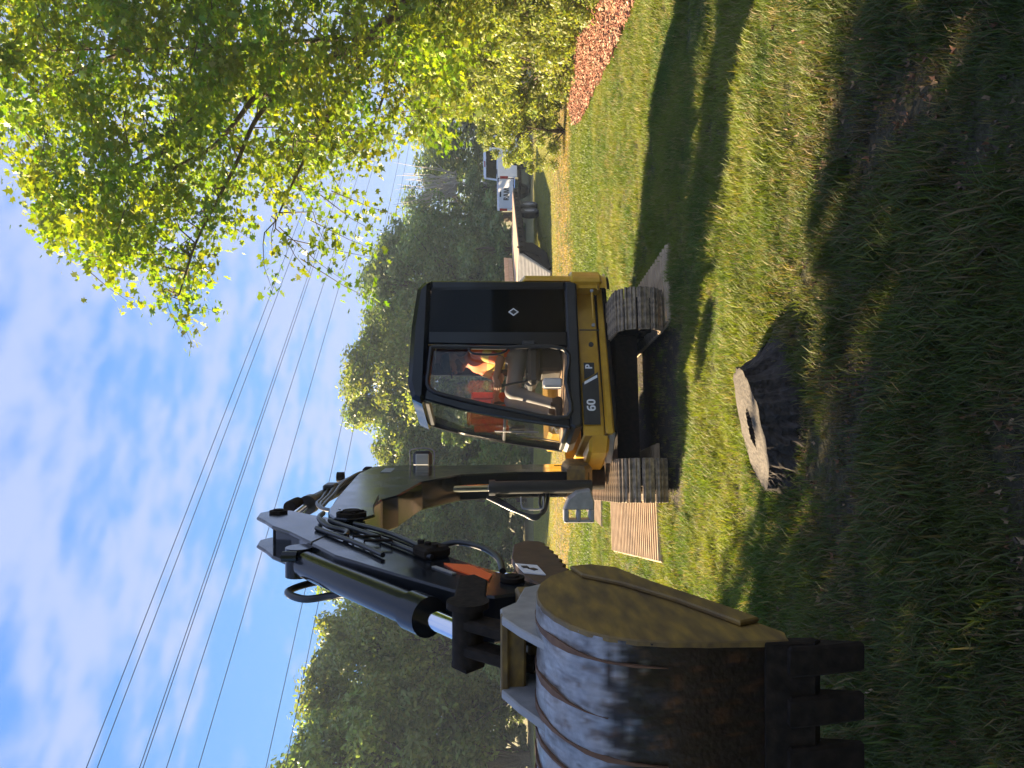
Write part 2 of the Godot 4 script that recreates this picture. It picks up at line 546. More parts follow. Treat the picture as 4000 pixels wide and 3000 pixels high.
func grass() -> void:
	var gmat := leafy("grass_blade", lin(0.8, 0.85, 0.25))
	gmat.roughness = 0.6
	var near := []
	for s in 4: near.append(tuft(100 + s, 13, 0.085, 0.028, 0.0024))
	var far := []
	for s in 3: far.append(tuft(200 + s, 16, 0.06, 0.07, 0.0055))
	var xf := []
	var cl := []
	rng.seed = 77
	# near lawn: the wedge in view with a margin
	for band in [[0.9, 3.0, 2100.0], [3.0, 5.0, 1700.0], [5.0, 8.0, 1100.0], [8.0, 12.5, 560.0]]:
		var area: float = 0.56 * (band[1] * band[1] - band[0] * band[0]) + 2.4 * (band[1] - band[0])
		for i in int(area * band[2]):
			var d: float = sqrt(lerpf(band[0] * band[0], band[1] * band[1], rng.randf()))
			var x: float = rng.randf_range(-1, 1) * (0.56 * d + 1.2)
			var b := bare(x, -d)
			if rng.randf() < b * 0.92 or rng.randf() < 0.36 * clampf((4.9 - d) / 1.2, 0.0, 1.0) or blocked(x, -d): continue
			var n := gn2.get_noise_2d(x * 2.0, -d * 2.0)
			var s: float = rng.randf_range(0.6, 1.15) * (1.0 + 0.9 * gn.get_noise_2d(x * 2.2, -d * 2.2)) * (1.0 + 0.25 * clampf((4.9 - d) / 1.2, 0.0, 1.0)) * (1.0 - 0.35 * b)
			if d > 6.0: s *= 0.9
			xf.append(Transform3D(Basis(Vector3.UP, rng.randf() * TAU).scaled(Vector3(s, s * rng.randf_range(0.8, 1.15), s)), Vector3(x, ground_y(x, -d), -d)))
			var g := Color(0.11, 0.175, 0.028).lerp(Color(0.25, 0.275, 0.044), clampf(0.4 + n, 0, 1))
			var worn := clampf((4.9 - d) / 1.2, 0.0, 1.0)      # the trampled, thinner turf near us, its colour also darkened for the shade
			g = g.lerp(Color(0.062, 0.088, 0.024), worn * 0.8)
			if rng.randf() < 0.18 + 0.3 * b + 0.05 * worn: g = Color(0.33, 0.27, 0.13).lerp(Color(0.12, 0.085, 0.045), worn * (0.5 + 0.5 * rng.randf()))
			var q := rng.randf_range(0.75, 1.2)
			cl.append(Color(g.r * q, g.g * q, g.b * q))
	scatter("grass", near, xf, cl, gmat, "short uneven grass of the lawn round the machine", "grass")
	xf = []; cl = []
	for i in 70000:
		var d := sqrt(lerpf(12.0 * 12.0, 31.0 * 31.0, rng.randf()))
		var x := rng.randf_range(-1, 1) * (0.56 * d + 1.5)
		if blocked(x, -d): continue
		var n := gn2.get_noise_2d(x, -d)
		var s := rng.randf_range(0.8, 1.4)
		var g := Color(0.13, 0.19, 0.035).lerp(Color(0.24, 0.255, 0.062), clampf(0.35 + n, 0, 1))
		var strip := smoothstep(15.5, 17.5, d + n * 1.5) * smoothstep(24.0, 19.0, d + n * 2.0)
		if rng.randf() < strip * 0.75: 
			if rng.randf() < 0.55: continue
			g = Color(0.46, 0.32, 0.14)
		elif d > 20.0: g = g.lerp(Color(0.42, 0.38, 0.12), 0.6)
		s *= 1.0 - 0.35 * smoothstep(14.0, 20.0, d)
		xf.append(Transform3D(Basis(Vector3.UP, rng.randf() * TAU).scaled(Vector3(s, s * 0.8, s)), Vector3(x, ground_y(x, -d), -d)))
		cl.append(g)
	scatter("mown_grass", far, xf, cl, gmat, "mown pale grass beyond the machine up to the trees", "grass")
	# dead leaves and bits of bark on the worn earth
	var lm := leafy("dead_leaf", lin(0.05, 0.03, 0.01))
	lm.roughness = 0.8
	var leaves := []
	for s in 3:
		var b := MB.new()
		var w := 0.010 + 0.004 * s
		for q in 5:
			var a0 := TAU * q / 5.0
			var a1 := TAU * (q + 1) / 5.0
			b.tri(Vector3(0, 0.004, 0), Vector3(cos(a0) * w, 0.012 * sin(a0 * 2.0 + s), sin(a0) * w * 0.6), Vector3(cos(a1) * w, 0.012 * sin(a1 * 2.0 + s), sin(a1) * w * 0.6))
		leaves.append(b.mesh())
	xf = []; cl = []
	for i in 11000:
		var d := rng.randf_range(1.1, 6.0)
		var x := rng.randf_range(-1, 1) * (0.56 * d + 1.0)
		if rng.randf() > 0.10 + bare(x, -d) or blocked(x, -d): continue
		var s := rng.randf_range(0.5, 1.3)
		xf.append(Transform3D(Basis.from_euler(Vector3(rng.randfn(0, 0.4), rng.randf() * TAU, rng.randfn(0, 0.4))).scaled(Vector3(s, s, s)), Vector3(x, ground_y(x, -d) + rng.randf_range(0.004, 0.03), -d)))
		cl.append([Color(0.15, 0.065, 0.03), Color(0.10, 0.05, 0.027), Color(0.20, 0.13, 0.07), Color(0.06, 0.04, 0.025)][rng.randi() % 4])
	scatter("dead_leaves", leaves, xf, cl, lm, "brown dead leaves strewn over the trampled earth", "leaves")

# ------------------------------------------------------------------ excavator
var HX := Transform3D(Basis(Vector3(-0.94, 0, 0.342).normalized(), Vector3.UP, Vector3(-0.342, 0, -0.94).normalized()), Vector3.ZERO)
var BX := Transform3D(Basis(Vector3(0, 0, -1), Vector3.UP, Vector3(1, 0, 0)), -C)
var UX := Transform3D(Basis(Vector3(0.14, 0, 0.99).normalized(), Vector3.UP, Vector3(-0.99, 0, 0.14).normalized()), Vector3.ZERO)

func pv(a: Array) -> PackedVector2Array:
	var p := PackedVector2Array()
	for i in range(0, a.size(), 2): p.append(Vector2(a[i], a[i + 1]))
	return p

func bp(d: float, t: float, x: float) -> Vector3:      # boom plane: distance, height, sideways
	return Vector3(d, t, x)

func text(s: String, height: float, depth := 0.004) -> TextMesh:
	var t := TextMesh.new()
	var f := SystemFont.new()
	f.font_names = PackedStringArray(["Droid Sans"])
	f.font_weight = 700
	t.font = f
	t.text = s
	t.font_size = 64
	t.pixel_size = height / 46.0
	t.depth = depth
	t.horizontal_alignment = HORIZONTAL_ALIGNMENT_CENTER
	t.vertical_alignment = VERTICAL_ALIGNMENT_CENTER
	return t

func smooth_path(p: Array, k := 6) -> Array:
	var out := []
	for i in p.size() - 1:
		var a: Vector3 = p[maxi(i - 1, 0)]
		var d: Vector3 = p[mini(i + 2, p.size() - 1)]
		for j in k:
			out.append((p[i] as Vector3).cubic_interpolate(p[i + 1], a, d, float(j) / k))
	out.append(p[p.size() - 1])
	return out

func excavator() -> void:
	var ex := base("excavator", C, "yellow and black compact excavator standing on track mats, boom reaching forward", "excavator")
	undercarriage(ex)
	house(ex)
	cab(ex)
	boom(ex)
	arm(ex)
	bucket(ex)

func undercarriage(ex: Node3D) -> void:
	var R := 0.205
	var half := 1.02
	var yc := 0.05 + 0.045 + R
	var per := 4.0 * half + TAU * R
	var count := 44
	var shoe := MB.new()
	var pit := per / count
	shoe.box(Vector3(0, 0.011, 0), Vector3(pit * 0.93, 0.022, 0.42), Basis(), 0.004)
	shoe.box(Vector3(-pit * 0.3, 0.032, 0), Vector3(0.018, 0.024, 0.42), Basis(), 0.004)
	shoe.box(Vector3(pit * 0.12, 0.030, 0), Vector3(0.018, 0.018, 0.42), Basis(), 0.004)
	var sm := shoe.mesh()
	for side in [1.0, -1.0]:
		var zc: float = 0.83 * side
		var belt := MB.new()
		for dz in [-0.09, 0.09]:
			var ring := []
			for k in 56:
				var q := stadium(per * k / 55.0, half, R - 0.03, yc, R)
				ring.append(Vector3(q[0].x, q[0].y, zc + dz))
			belt.tube(ring, 0.028, 6, false)
		var tr := put(ex, "track", belt, M.dark, UX)
		for k in count:
			var q := stadium(per * (k + 0.5) / count, half, R, yc, R)
			var tx: Vector2 = q[1]
			var nx: Vector2 = q[2]
			var b := Basis(Vector3(tx.x, tx.y, 0), Vector3(nx.x, nx.y, 0), Vector3(0, 0, 1) if true else Vector3.ZERO)
			if b.determinant() < 0.0: b = Basis(-b.x, b.y, b.z)
			put(tr, "track_shoe", sm, M.shoe, Transform3D(b, Vector3(q[0].x, q[0].y, zc)))
		var fr := MB.new()
		fr.prism(pv([-0.95, yc - 0.09, 0.95, yc - 0.09, 0.98, yc, 0.9, yc + 0.09, -0.9, yc + 0.09, -0.98, yc]), zc - 0.12, zc + 0.12, Transform3D(), 0.02)
		put(ex, "track_frame", fr, M.dark, UX)
		for e in [-1.0, 1.0]:
			var wh := MB.new()
			var ax := Transform3D(Basis(Vector3(1, 0, 0), Vector3(0, 0, 1), Vector3(0, -1, 0)), Vector3(half * e, yc, zc))
			wh.lathe([Vector2(0, -0.1), Vector2(0.08, -0.1), Vector2(0.09, -0.06), Vector2(0.15, -0.05), Vector2(0.172, -0.05), Vector2(0.172, 0.05), Vector2(0.15, 0.05), Vector2(0.09, 0.06), Vector2(0.08, 0.1), Vector2(0, 0.1)], ax, 24)
			put(ex, "idler_wheel" if e > 0 else "drive_sprocket", wh, M.dark, UX)
		for k in 5:
			var ro := MB.new()
			ro.cyl(Vector3(-0.7 + 0.35 * k, 0.165, zc - 0.13), Vector3(-0.7 + 0.35 * k, 0.165, zc + 0.13), 0.065, 14)
			put(ex, "track_roller", ro, M.dark, UX)
	var xf := MB.new()
	xf.prism(pv([-0.55, 0.22, 0.55, 0.22, 0.5, 0.44, -0.5, 0.44]), -0.72, 0.72, Transform3D(), 0.03)
	put(ex, "cross_frame", xf, M.dark, UX)
	var sw := MB.new()
	sw.lathe([Vector2(0, 0.40), Vector2(0.48, 0.40), Vector2(0.48, 0.47), Vector2(0.43, 0.475), Vector2(0.43, 0.56), Vector2(0, 0.56)], Transform3D(), 36)
	put(ex, "swing_ring", sw, M.dark, UX)
	# dozer blade at the end turned away
	var bl := MB.new()
	bl.prism(pv([-1.62, 0.09, -1.68, 0.2, -1.69, 0.32, -1.63, 0.45, -1.60, 0.45, -1.65, 0.32, -1.64, 0.2, -1.58, 0.09]), -0.98, 0.98, Transform3D(), 0.004)
	var bd := put(ex, "dozer_blade", bl, M.yellow_worn, UX)
	for s in [-1.0, 1.0]:
		var la := MB.new()
		la.prism(pv([-0.45, 0.24, -0.45, 0.33, -1.62, 0.30, -1.62, 0.22]), 0.42 * s - 0.04, 0.42 * s + 0.04, Transform3D(), 0.01)
		put(bd, "blade_arm", la, M.dark)

func stadium(s: float, half: float, R: float, yc: float, Rn: float) -> Array:
	# position, tangent and outward normal along the loop of length 4 half + 2 pi Rn
	var L := 2.0 * half
	var A := PI * Rn
	s = fmod(s, 2.0 * L + 2.0 * A)
	if s < L: return [Vector2(-half + s, yc + R), Vector2(1, 0), Vector2(0, 1)]
	s -= L
	if s < A:
		var a := PI / 2 - s / Rn
		return [Vector2(half + R * cos(a), yc + R * sin(a)), Vector2(sin(a), -cos(a)), Vector2(cos(a), sin(a))]
	s -= A
	if s < L: return [Vector2(half - s, yc - R), Vector2(-1, 0), Vector2(0, -1)]
	s -= L
	var a := -PI / 2 - s / Rn
	return [Vector2(-half + R * cos(a), yc + R * sin(a)), Vector2(sin(a), -cos(a)), Vector2(cos(a), sin(a))]

# plan polygons are (forward, right): extruded upwards
var PLAN := Transform3D(Basis(Vector3(1, 0, 0), Vector3(0, 0, 1), Vector3(0, -1, 0)), Vector3.ZERO)

func plan_prism(m: MB, poly: PackedVector2Array, y0: float, y1: float, bev: float, smooth := false) -> void:
	m.prism(poly, -y0, -y1, PLAN, bev, smooth)

func rear_outline(front: float, grow := 0.0) -> PackedVector2Array:
	var p := PackedVector2Array()
	p.append(Vector2(front, -0.93 - grow))
	for k in 9:
		var a := deg_to_rad(180.0 + 90.0 * k / 8.0)
		p.insert(0, Vector2(-1.0 + (0.24 + grow) * cos(a), -0.69 + (0.24 + grow) * sin(a)))
	for k in 7:
		var u := k / 6.0
		p.insert(0, Vector2(-1.24 - grow - 0.20 * sin(PI * (0.08 + 0.84 * u)) + 0.05, lerpf(-0.6, 0.6, u)))
	for k in 9:
		var a := deg_to_rad(180.0 - 90.0 * k / 8.0)
		p.insert(0, Vector2(-1.0 + (0.24 + grow) * cos(a), 0.69 + (0.24 + grow) * sin(a)))
	p.insert(0, Vector2(front, 0.93 + grow))
	return p

func house(ex: Node3D) -> void:
	var m := MB.new()
	plan_prism(m, rear_outline(0.60), 0.65, 0.86, 0.015, false)
	put(ex, "side_skirt", m, M.yellow, HX)
	m = MB.new()
	plan_prism(m, rear_outline(0.58, 0.006), 0.555, 0.642, 0.02, false)
	put(ex, "lower_rail", m, M.yellow, HX)
	m = MB.new()
	plan_prism(m, rear_outline(0.55, -0.02), 0.52, 0.66, 0.01, false)
	put(ex, "main_frame", m, M.dark, HX)
	# counterweight bulging at the tail
	m = MB.new()
	var cw := PackedVector2Array()
	for q in rear_outline(-1.0, 0.045):
		if q.x < -1.02: cw.append(q)
	cw.append(Vector2(-1.03, -0.90)); cw.append(Vector2(-1.03, 0.90))
	var ordered := []
	for q in cw: ordered.append(q)
	ordered.sort_custom(func(a, b): return (a - Vector2(-0.8, 0)).angle_to(Vector2(-1, 0)) < (b - Vector2(-0.8, 0)).angle_to(Vector2(-1, 0)))
	plan_prism(m, PackedVector2Array(ordered), 0.60, 0.93, 0.025, false)
	put(ex, "counterweight", m, M.yellow, HX)
	# engine hood behind the cab
	m = MB.new()
	plan_prism(m, rear_outline(-1.085), 0.864, 1.40, 0.0)
	var top := rear_outline(-1.085)
	var up2 := PackedVector2Array()
	for q in top: up2.append(Vector2(minf(-1.085, q.x * 0.95 - 0.02 * 0.0) if q.x < -1.09 else -1.085, q.y * 0.95))
	for i in top.size():
		var j := (i + 1) % top.size()
		m.quad_out(Vector3(top[i].x, 1.40, top[i].y), Vector3(top[j].x, 1.40, top[j].y), Vector3(up2[j].x, 1.475, up2[j].y), Vector3(up2[i].x, 1.475, up2[i].y), Vector3(-1.15, 1.2, 0))
	plan_prism(m, up2, 1.46, 1.475, 0.0)
	put(ex, "engine_hood", m, M.yellow, HX)
	# right-hand body beside the cab
	m = MB.new()
	plan_prism(m, pv([0.30, 0.05, 0.30, 0.80, 0.20, 0.90, -1.06, 0.90, -1.06, 0.05]), 0.864, 1.12, 0.04)
	put(ex, "tank_cover", m, M.yellow, HX)
	# recess, lock, plug and seam on the skirt facing us
	m = MB.new()
	m.box(Vector3(-0.52, 0.755, -0.9315), Vector3(0.012, 0.205, 0.006), Basis())
	put(ex, "panel_seam", m, M.satin, HX)
	m = MB.new()
	m.cyl(Vector3(-0.36, 0.745, -0.925), Vector3(-0.36, 0.745, -0.936), 0.026, 16)
	put(ex, "plug", m, M.satin, HX)
	m = MB.new()
	m.box(Vector3(-0.80, 0.71, -0.936), Vector3(0.30, 0.018, 0.014), Basis(), 0.005)
	put(ex, "panel_ridge", m, M.yellow, HX)
	for a in [-0.965, -0.575]:
		m = MB.new()
		m.cyl(Vector3(a, 0.712, -0.925), Vector3(a, 0.712, -0.945), 0.018, 12)
		put(ex, "latch", m, M.cast, HX)
	# dark number panel
	m = MB.new()
	m.prism(pv([0.06, 0.852, 0.49, 0.852, 0.49, 0.69, -0.06, 0.69]), -0.9335, -0.9365, Transform3D())
	var np := put(ex, "number_panel", m, M.satin, HX)
	var face := Basis(Vector3(-1, 0, 0), Vector3.UP, Vector3(0, 0, -1))
	put(np, "number", text("60", 0.085), M.label, Transform3D(face, Vector3(0.29, 0.772, -0.939)))
	m = MB.new()
	m.prism(pv([-0.16, 0.83, 0.02, 0.83, -0.04, 0.725, -0.16, 0.725]), -0.9335, -0.9365, Transform3D())
	var bdg := put(ex, "badge", m, M.satin, HX)
	put(bdg, "badge_letter", text("P", 0.07), M.label, Transform3D(face, Vector3(-0.115, 0.78, -0.939)))
	m = MB.new()
	m.prism(pv([0.045, 0.832, 0.075, 0.832, 0.0, 0.70, -0.03, 0.70]), -0.9335, -0.9375, Transform3D())
	put(bdg, "badge_stroke", m, M.label, Transform3D())
	# footstep and yellow nose at the front corner
	m = MB.new()
	plan_prism(m, pv([0.60, -0.93, 0.74, -0.80, 0.80, -0.35, 0.60, -0.30]), 0.60, 0.80, 0.03)
	put(ex, "front_step", m, M.yellow, HX)
	m = MB.new()
	m.box(Vector3(0.66, 0.575, -0.72), Vector3(0.05, 0.07, 0.4), Basis(Vector3.UP, 0.6), 0.01)
	m.box(Vector3(0.74, 0.60, -0.52), Vector3(0.03, 0.16, 0.05), Basis(), 0.008)
	put(ex, "step_bracket", m, M.cast, HX)
	# swing post carrying the boom
	m = MB.new()
	m.prism(pv([8.0, 0.74, 7.3, 0.76, 7.15, 0.85, 7.2, 1.02, 7.5, 1.05, 7.95, 0.98]), -1.16, -0.80, Transform3D(), 0.03)
	put(ex, "swing_post", m, M.yellow_worn, BX)
	m = MB.new()
	m.cyl(bp(7.75, 0.58, -0.98), bp(7.75, 1.10, -0.98), 0.13, 20)
	put(ex, "swing_pin", m, M.dark, BX)

func cab(ex: Node3D) -> void:
	var m: MB
	var W := 0.95
	# roof
	m = MB.new()
	m.prism(pv([0.27, 2.44, 0.22, 2.54, 0.05, 2.585, -0.55, 2.57, -0.98, 2.525, -1.07, 2.45, -1.075, 2.385, 0.20, 2.40]), -W - 0.012, 0.015, Transform3D(), 0.045)
	var roof := put(ex, "cab_roof", m, M.black, HX)
	m = MB.new()
	m.box(Vector3(0.17, 2.47, -0.80), Vector3(0.09, 0.07, 0.15), Basis(), 0.015)
	put(roof, "roof_lamp", m, M.lens)
	# sill
	m = MB.new()
	m.prism(pv([0.50, 0.868, 0.53, 0.94, 0.50, 0.99, -1.075, 0.99, -1.075, 0.868]), -W, 0.0, Transform3D(), 0.02)
	put(ex, "cab_sill", m, M.satin, HX)
	# posts on both sides
	for zz in [[-W, -W + 0.065], [-0.065, 0.0]]:
		m = MB.new()
		m.prism(pv([0.11, 2.40, 0.235, 2.42, 0.34, 2.05, 0.43, 1.6, 0.525, 0.99, 0.43, 0.99, 0.345, 1.6, 0.25, 2.05]), zz[0], zz[1], Transform3D(), 0.014)
		put(ex, "front_post", m, M.black, HX)
		m = MB.new()
		m.prism(pv([-0.50, 2.40, -0.36, 2.40, -0.335, 0.99, -0.50, 0.99]), zz[0] + 0.002, zz[1], Transform3D(), 0.014)
		put(ex, "middle_post", m, M.black, HX)
		m = MB.new()
		m.prism(pv([-1.075, 2.385, -0.97, 2.385, -0.985, 0.99, -1.075, 0.99]), zz[0], zz[1], Transform3D(), 0.02)
		put(ex, "rear_post", m, M.black, HX)
	# door frame proud of the post line
	m = MB.new()
	m.tube(smooth_path([Vector3(-0.32, 2.36, -W - 0.008), Vector3(-0.31, 1.7, -W - 0.008), Vector3(-0.30, 1.03, -W - 0.008), Vector3(0.05, 1.015, -W - 0.008), Vector3(0.42, 1.02, -W - 0.008), Vector3(0.33, 1.62, -W - 0.008), Vector3(0.235, 2.05, -W - 0.008), Vector3(0.13, 2.36, -W - 0.008), Vector3(-0.1, 2.375, -W - 0.008), Vector3(-0.32, 2.36, -W - 0.008)], 4), 0.022, 8)
	var door := put(ex, "door_frame", m, M.satin, HX)
	m = MB.new()
	m.tube(smooth_path([Vector3(-0.30, 1.98, -W - 0.01), Vector3(-0.27, 1.985, -W - 0.06), Vector3(-0.22, 1.93, -W - 0.075), Vector3(-0.21, 1.72, -W - 0.075), Vector3(-0.25, 1.62, -W - 0.06), Vector3(-0.30, 1.60, -W - 0.01)], 5), 0.011, 8)
	put(door, "grab_rail", m, M.satin)
	m = MB.new()
	m.box(Vector3(-0.36, 1.38, -W - 0.018), Vector3(0.05, 0.13, 0.03), Basis(), 0.01)
	put(door, "door_handle", m, M.satin)
	# glass
	m = MB.new()
	m.prism(pv([-0.31, 2.37, 0.13, 2.37, 0.24, 2.05, 0.335, 1.6, 0.42, 1.02, -0.30, 1.02]), -W + 0.020, -W + 0.026, Transform3D())
	put(ex, "door_pane", m, M.glass, HX)
	m = MB.new()
	m.prism(pv([-0.975, 2.38, -0.50, 2.39, -0.50, 1.0, -0.985, 1.0]), -W + 0.018, -W + 0.024, Transform3D())
	put(ex, "side_pane", m, M.tint, HX)
	m = MB.new()
	m.prism(pv([-0.31, 2.37, 0.13, 2.37, 0.24, 2.05, 0.335, 1.6, 0.42, 1.02, -0.30, 1.02]), -0.026, -0.020, Transform3D())
	put(ex, "far_pane", m, M.glass, HX)
	m = MB.new()
	m.prism(pv([-0.975, 2.38, -0.50, 2.39, -0.50, 1.0, -0.985, 1.0]), -0.05, -0.015, Transform3D())
	put(ex, "far_quarter_panel", m, M.cabin, HX)
	m = MB.new()
	m.prism(pv([0.205, 2.42, 0.211, 2.42, 0.32, 2.05, 0.41, 1.6, 0.505, 0.99, 0.499, 0.99, 0.404, 1.6, 0.314, 2.05]), -W + 0.066, -0.066, Transform3D())
	put(ex, "windscreen", m, M.glass, HX)
	m = MB.new()
	m.box(Vector3(-1.03, 1.95, -W * 0.5), Vector3(0.006, 0.84, 0.80), Basis())
	put(ex, "rear_pane", m, M.tint, HX)
	m = MB.new()
	m.box(Vector3(-1.03, 1.26, -W * 0.5), Vector3(0.05, 0.54, 0.82), Basis(), 0.01)
	put(ex, "rear_panel", m, M.cabin, HX)
	# windscreen bars, wiper, mirror
	m = MB.new()
	m.box(Vector3(0.395, 1.62, -W * 0.5), Vector3(0.03, 0.03, 0.82), Basis(), 0.006)
	m.box(Vector3(0.20, 2.40, -W * 0.5), Vector3(0.07, 0.06, 0.82), Basis(), 0.01)
	m.box(Vector3(0.495, 1.0, -W * 0.5), Vector3(0.05, 0.05, 0.82), Basis(), 0.01)
	put(ex, "windscreen_bar", m, M.satin, HX)
	m = MB.new()
	m.tube([Vector3(0.50, 1.05, -0.35), Vector3(0.46, 1.5, -0.5)], 0.007, 6)
	m.tube([Vector3(0.475, 1.28, -0.62), Vector3(0.41, 1.72, -0.44)], 0.009, 6)
	put(ex, "wiper", m, M.cast, HX)
	m = MB.new()
	m.prism(pv([-0.72, 1.585, -0.675, 1.53, -0.72, 1.475, -0.765, 1.53]), -W + 0.017, -W + 0.014, Transform3D())
	var st := put(ex, "diamond_sticker", m, M.label, HX)
	m = MB.new()
	m.prism(pv([-0.72, 1.565, -0.692, 1.53, -0.72, 1.495, -0.748, 1.53]), -W + 0.0135, -W + 0.011, Transform3D())
	put(st, "sticker_centre", m, M.satin)
	# inside: floor, seat, consoles, levers, screen
	m = MB.new()
	m.box(Vector3(-0.27, 1.005, -W * 0.5), Vector3(1.45, 0.025, 0.80), Basis())
	put(ex, "cab_floor", m, M.wood, HX)
	m = MB.new()
	m.box(Vector3(-0.34, 1.32, -0.47), Vector3(0.50, 0.13, 0.50), Basis(Vector3(0, 0, 1), 0.06), 0.05)
	m.box(Vector3(-0.60, 1.66, -0.47), Vector3(0.13, 0.62, 0.48), Basis(Vector3(0, 0, 1), 0.14), 0.05)
	m.box(Vector3(-0.66, 2.06, -0.47), Vector3(0.10, 0.17, 0.28), Basis(Vector3(0, 0, 1), 0.14), 0.04)
	var seat := put(ex, "driver_seat", m, M.seat, HX)
	m = MB.new()
	m.box(Vector3(-0.38, 1.13, -0.47), Vector3(0.40, 0.24, 0.40), Basis(), 0.03)
	put(seat, "seat_base", m, M.cabin)
	for s in [-1.0, 1.0]:
		m = MB.new()
		m.box(Vector3(-0.20, 1.33, -0.47 + 0.345 * s), Vector3(0.46, 0.11, 0.10), Basis(), 0.03)
		var co := put(ex, "console", m, M.cabin, HX)
		m = MB.new()
		m.tube([Vector3(-0.02, 1.37, -0.47 + 0.33 * s), Vector3(0.02, 1.64, -0.47 + 0.28 * s)], 0.014, 8)
		m.ball(Vector3(0.023, 1.68, -0.47 + 0.28 * s), Vector3(0.026, 0.055, 0.026))
		put(co, "lever", m, M.satin)
	m = MB.new()
	m.box(Vector3(0.30, 1.48, -0.13), Vector3(0.04, 0.16, 0.20), Basis(), 0.01)
	put(ex, "display", m, M.satin, HX)
	m = MB.new()
	m.box(Vector3(0.03, 1.14, -0.84), Vector3(0.10, 0.20, 0.10), Basis(), 0.02)
	put(ex, "drink_holder", m, M.label, HX)
	for s in [-0.1, 0.1]:
		m = MB.new()
		m.box(Vector3(0.30, 1.06, -0.47 + s), Vector3(0.14, 0.02, 0.09), Basis(Vector3(0, 0, 1), 0.35), 0.005)
		m.tube([Vector3(0.30, 1.07, -0.47 + s), Vector3(0.26, 1.40, -0.47 + s * 1.4)], 0.011, 8)
		put(ex, "pedal", m, M.dark, HX)
	# work lamp bracket and lamp on the boom come with the boom

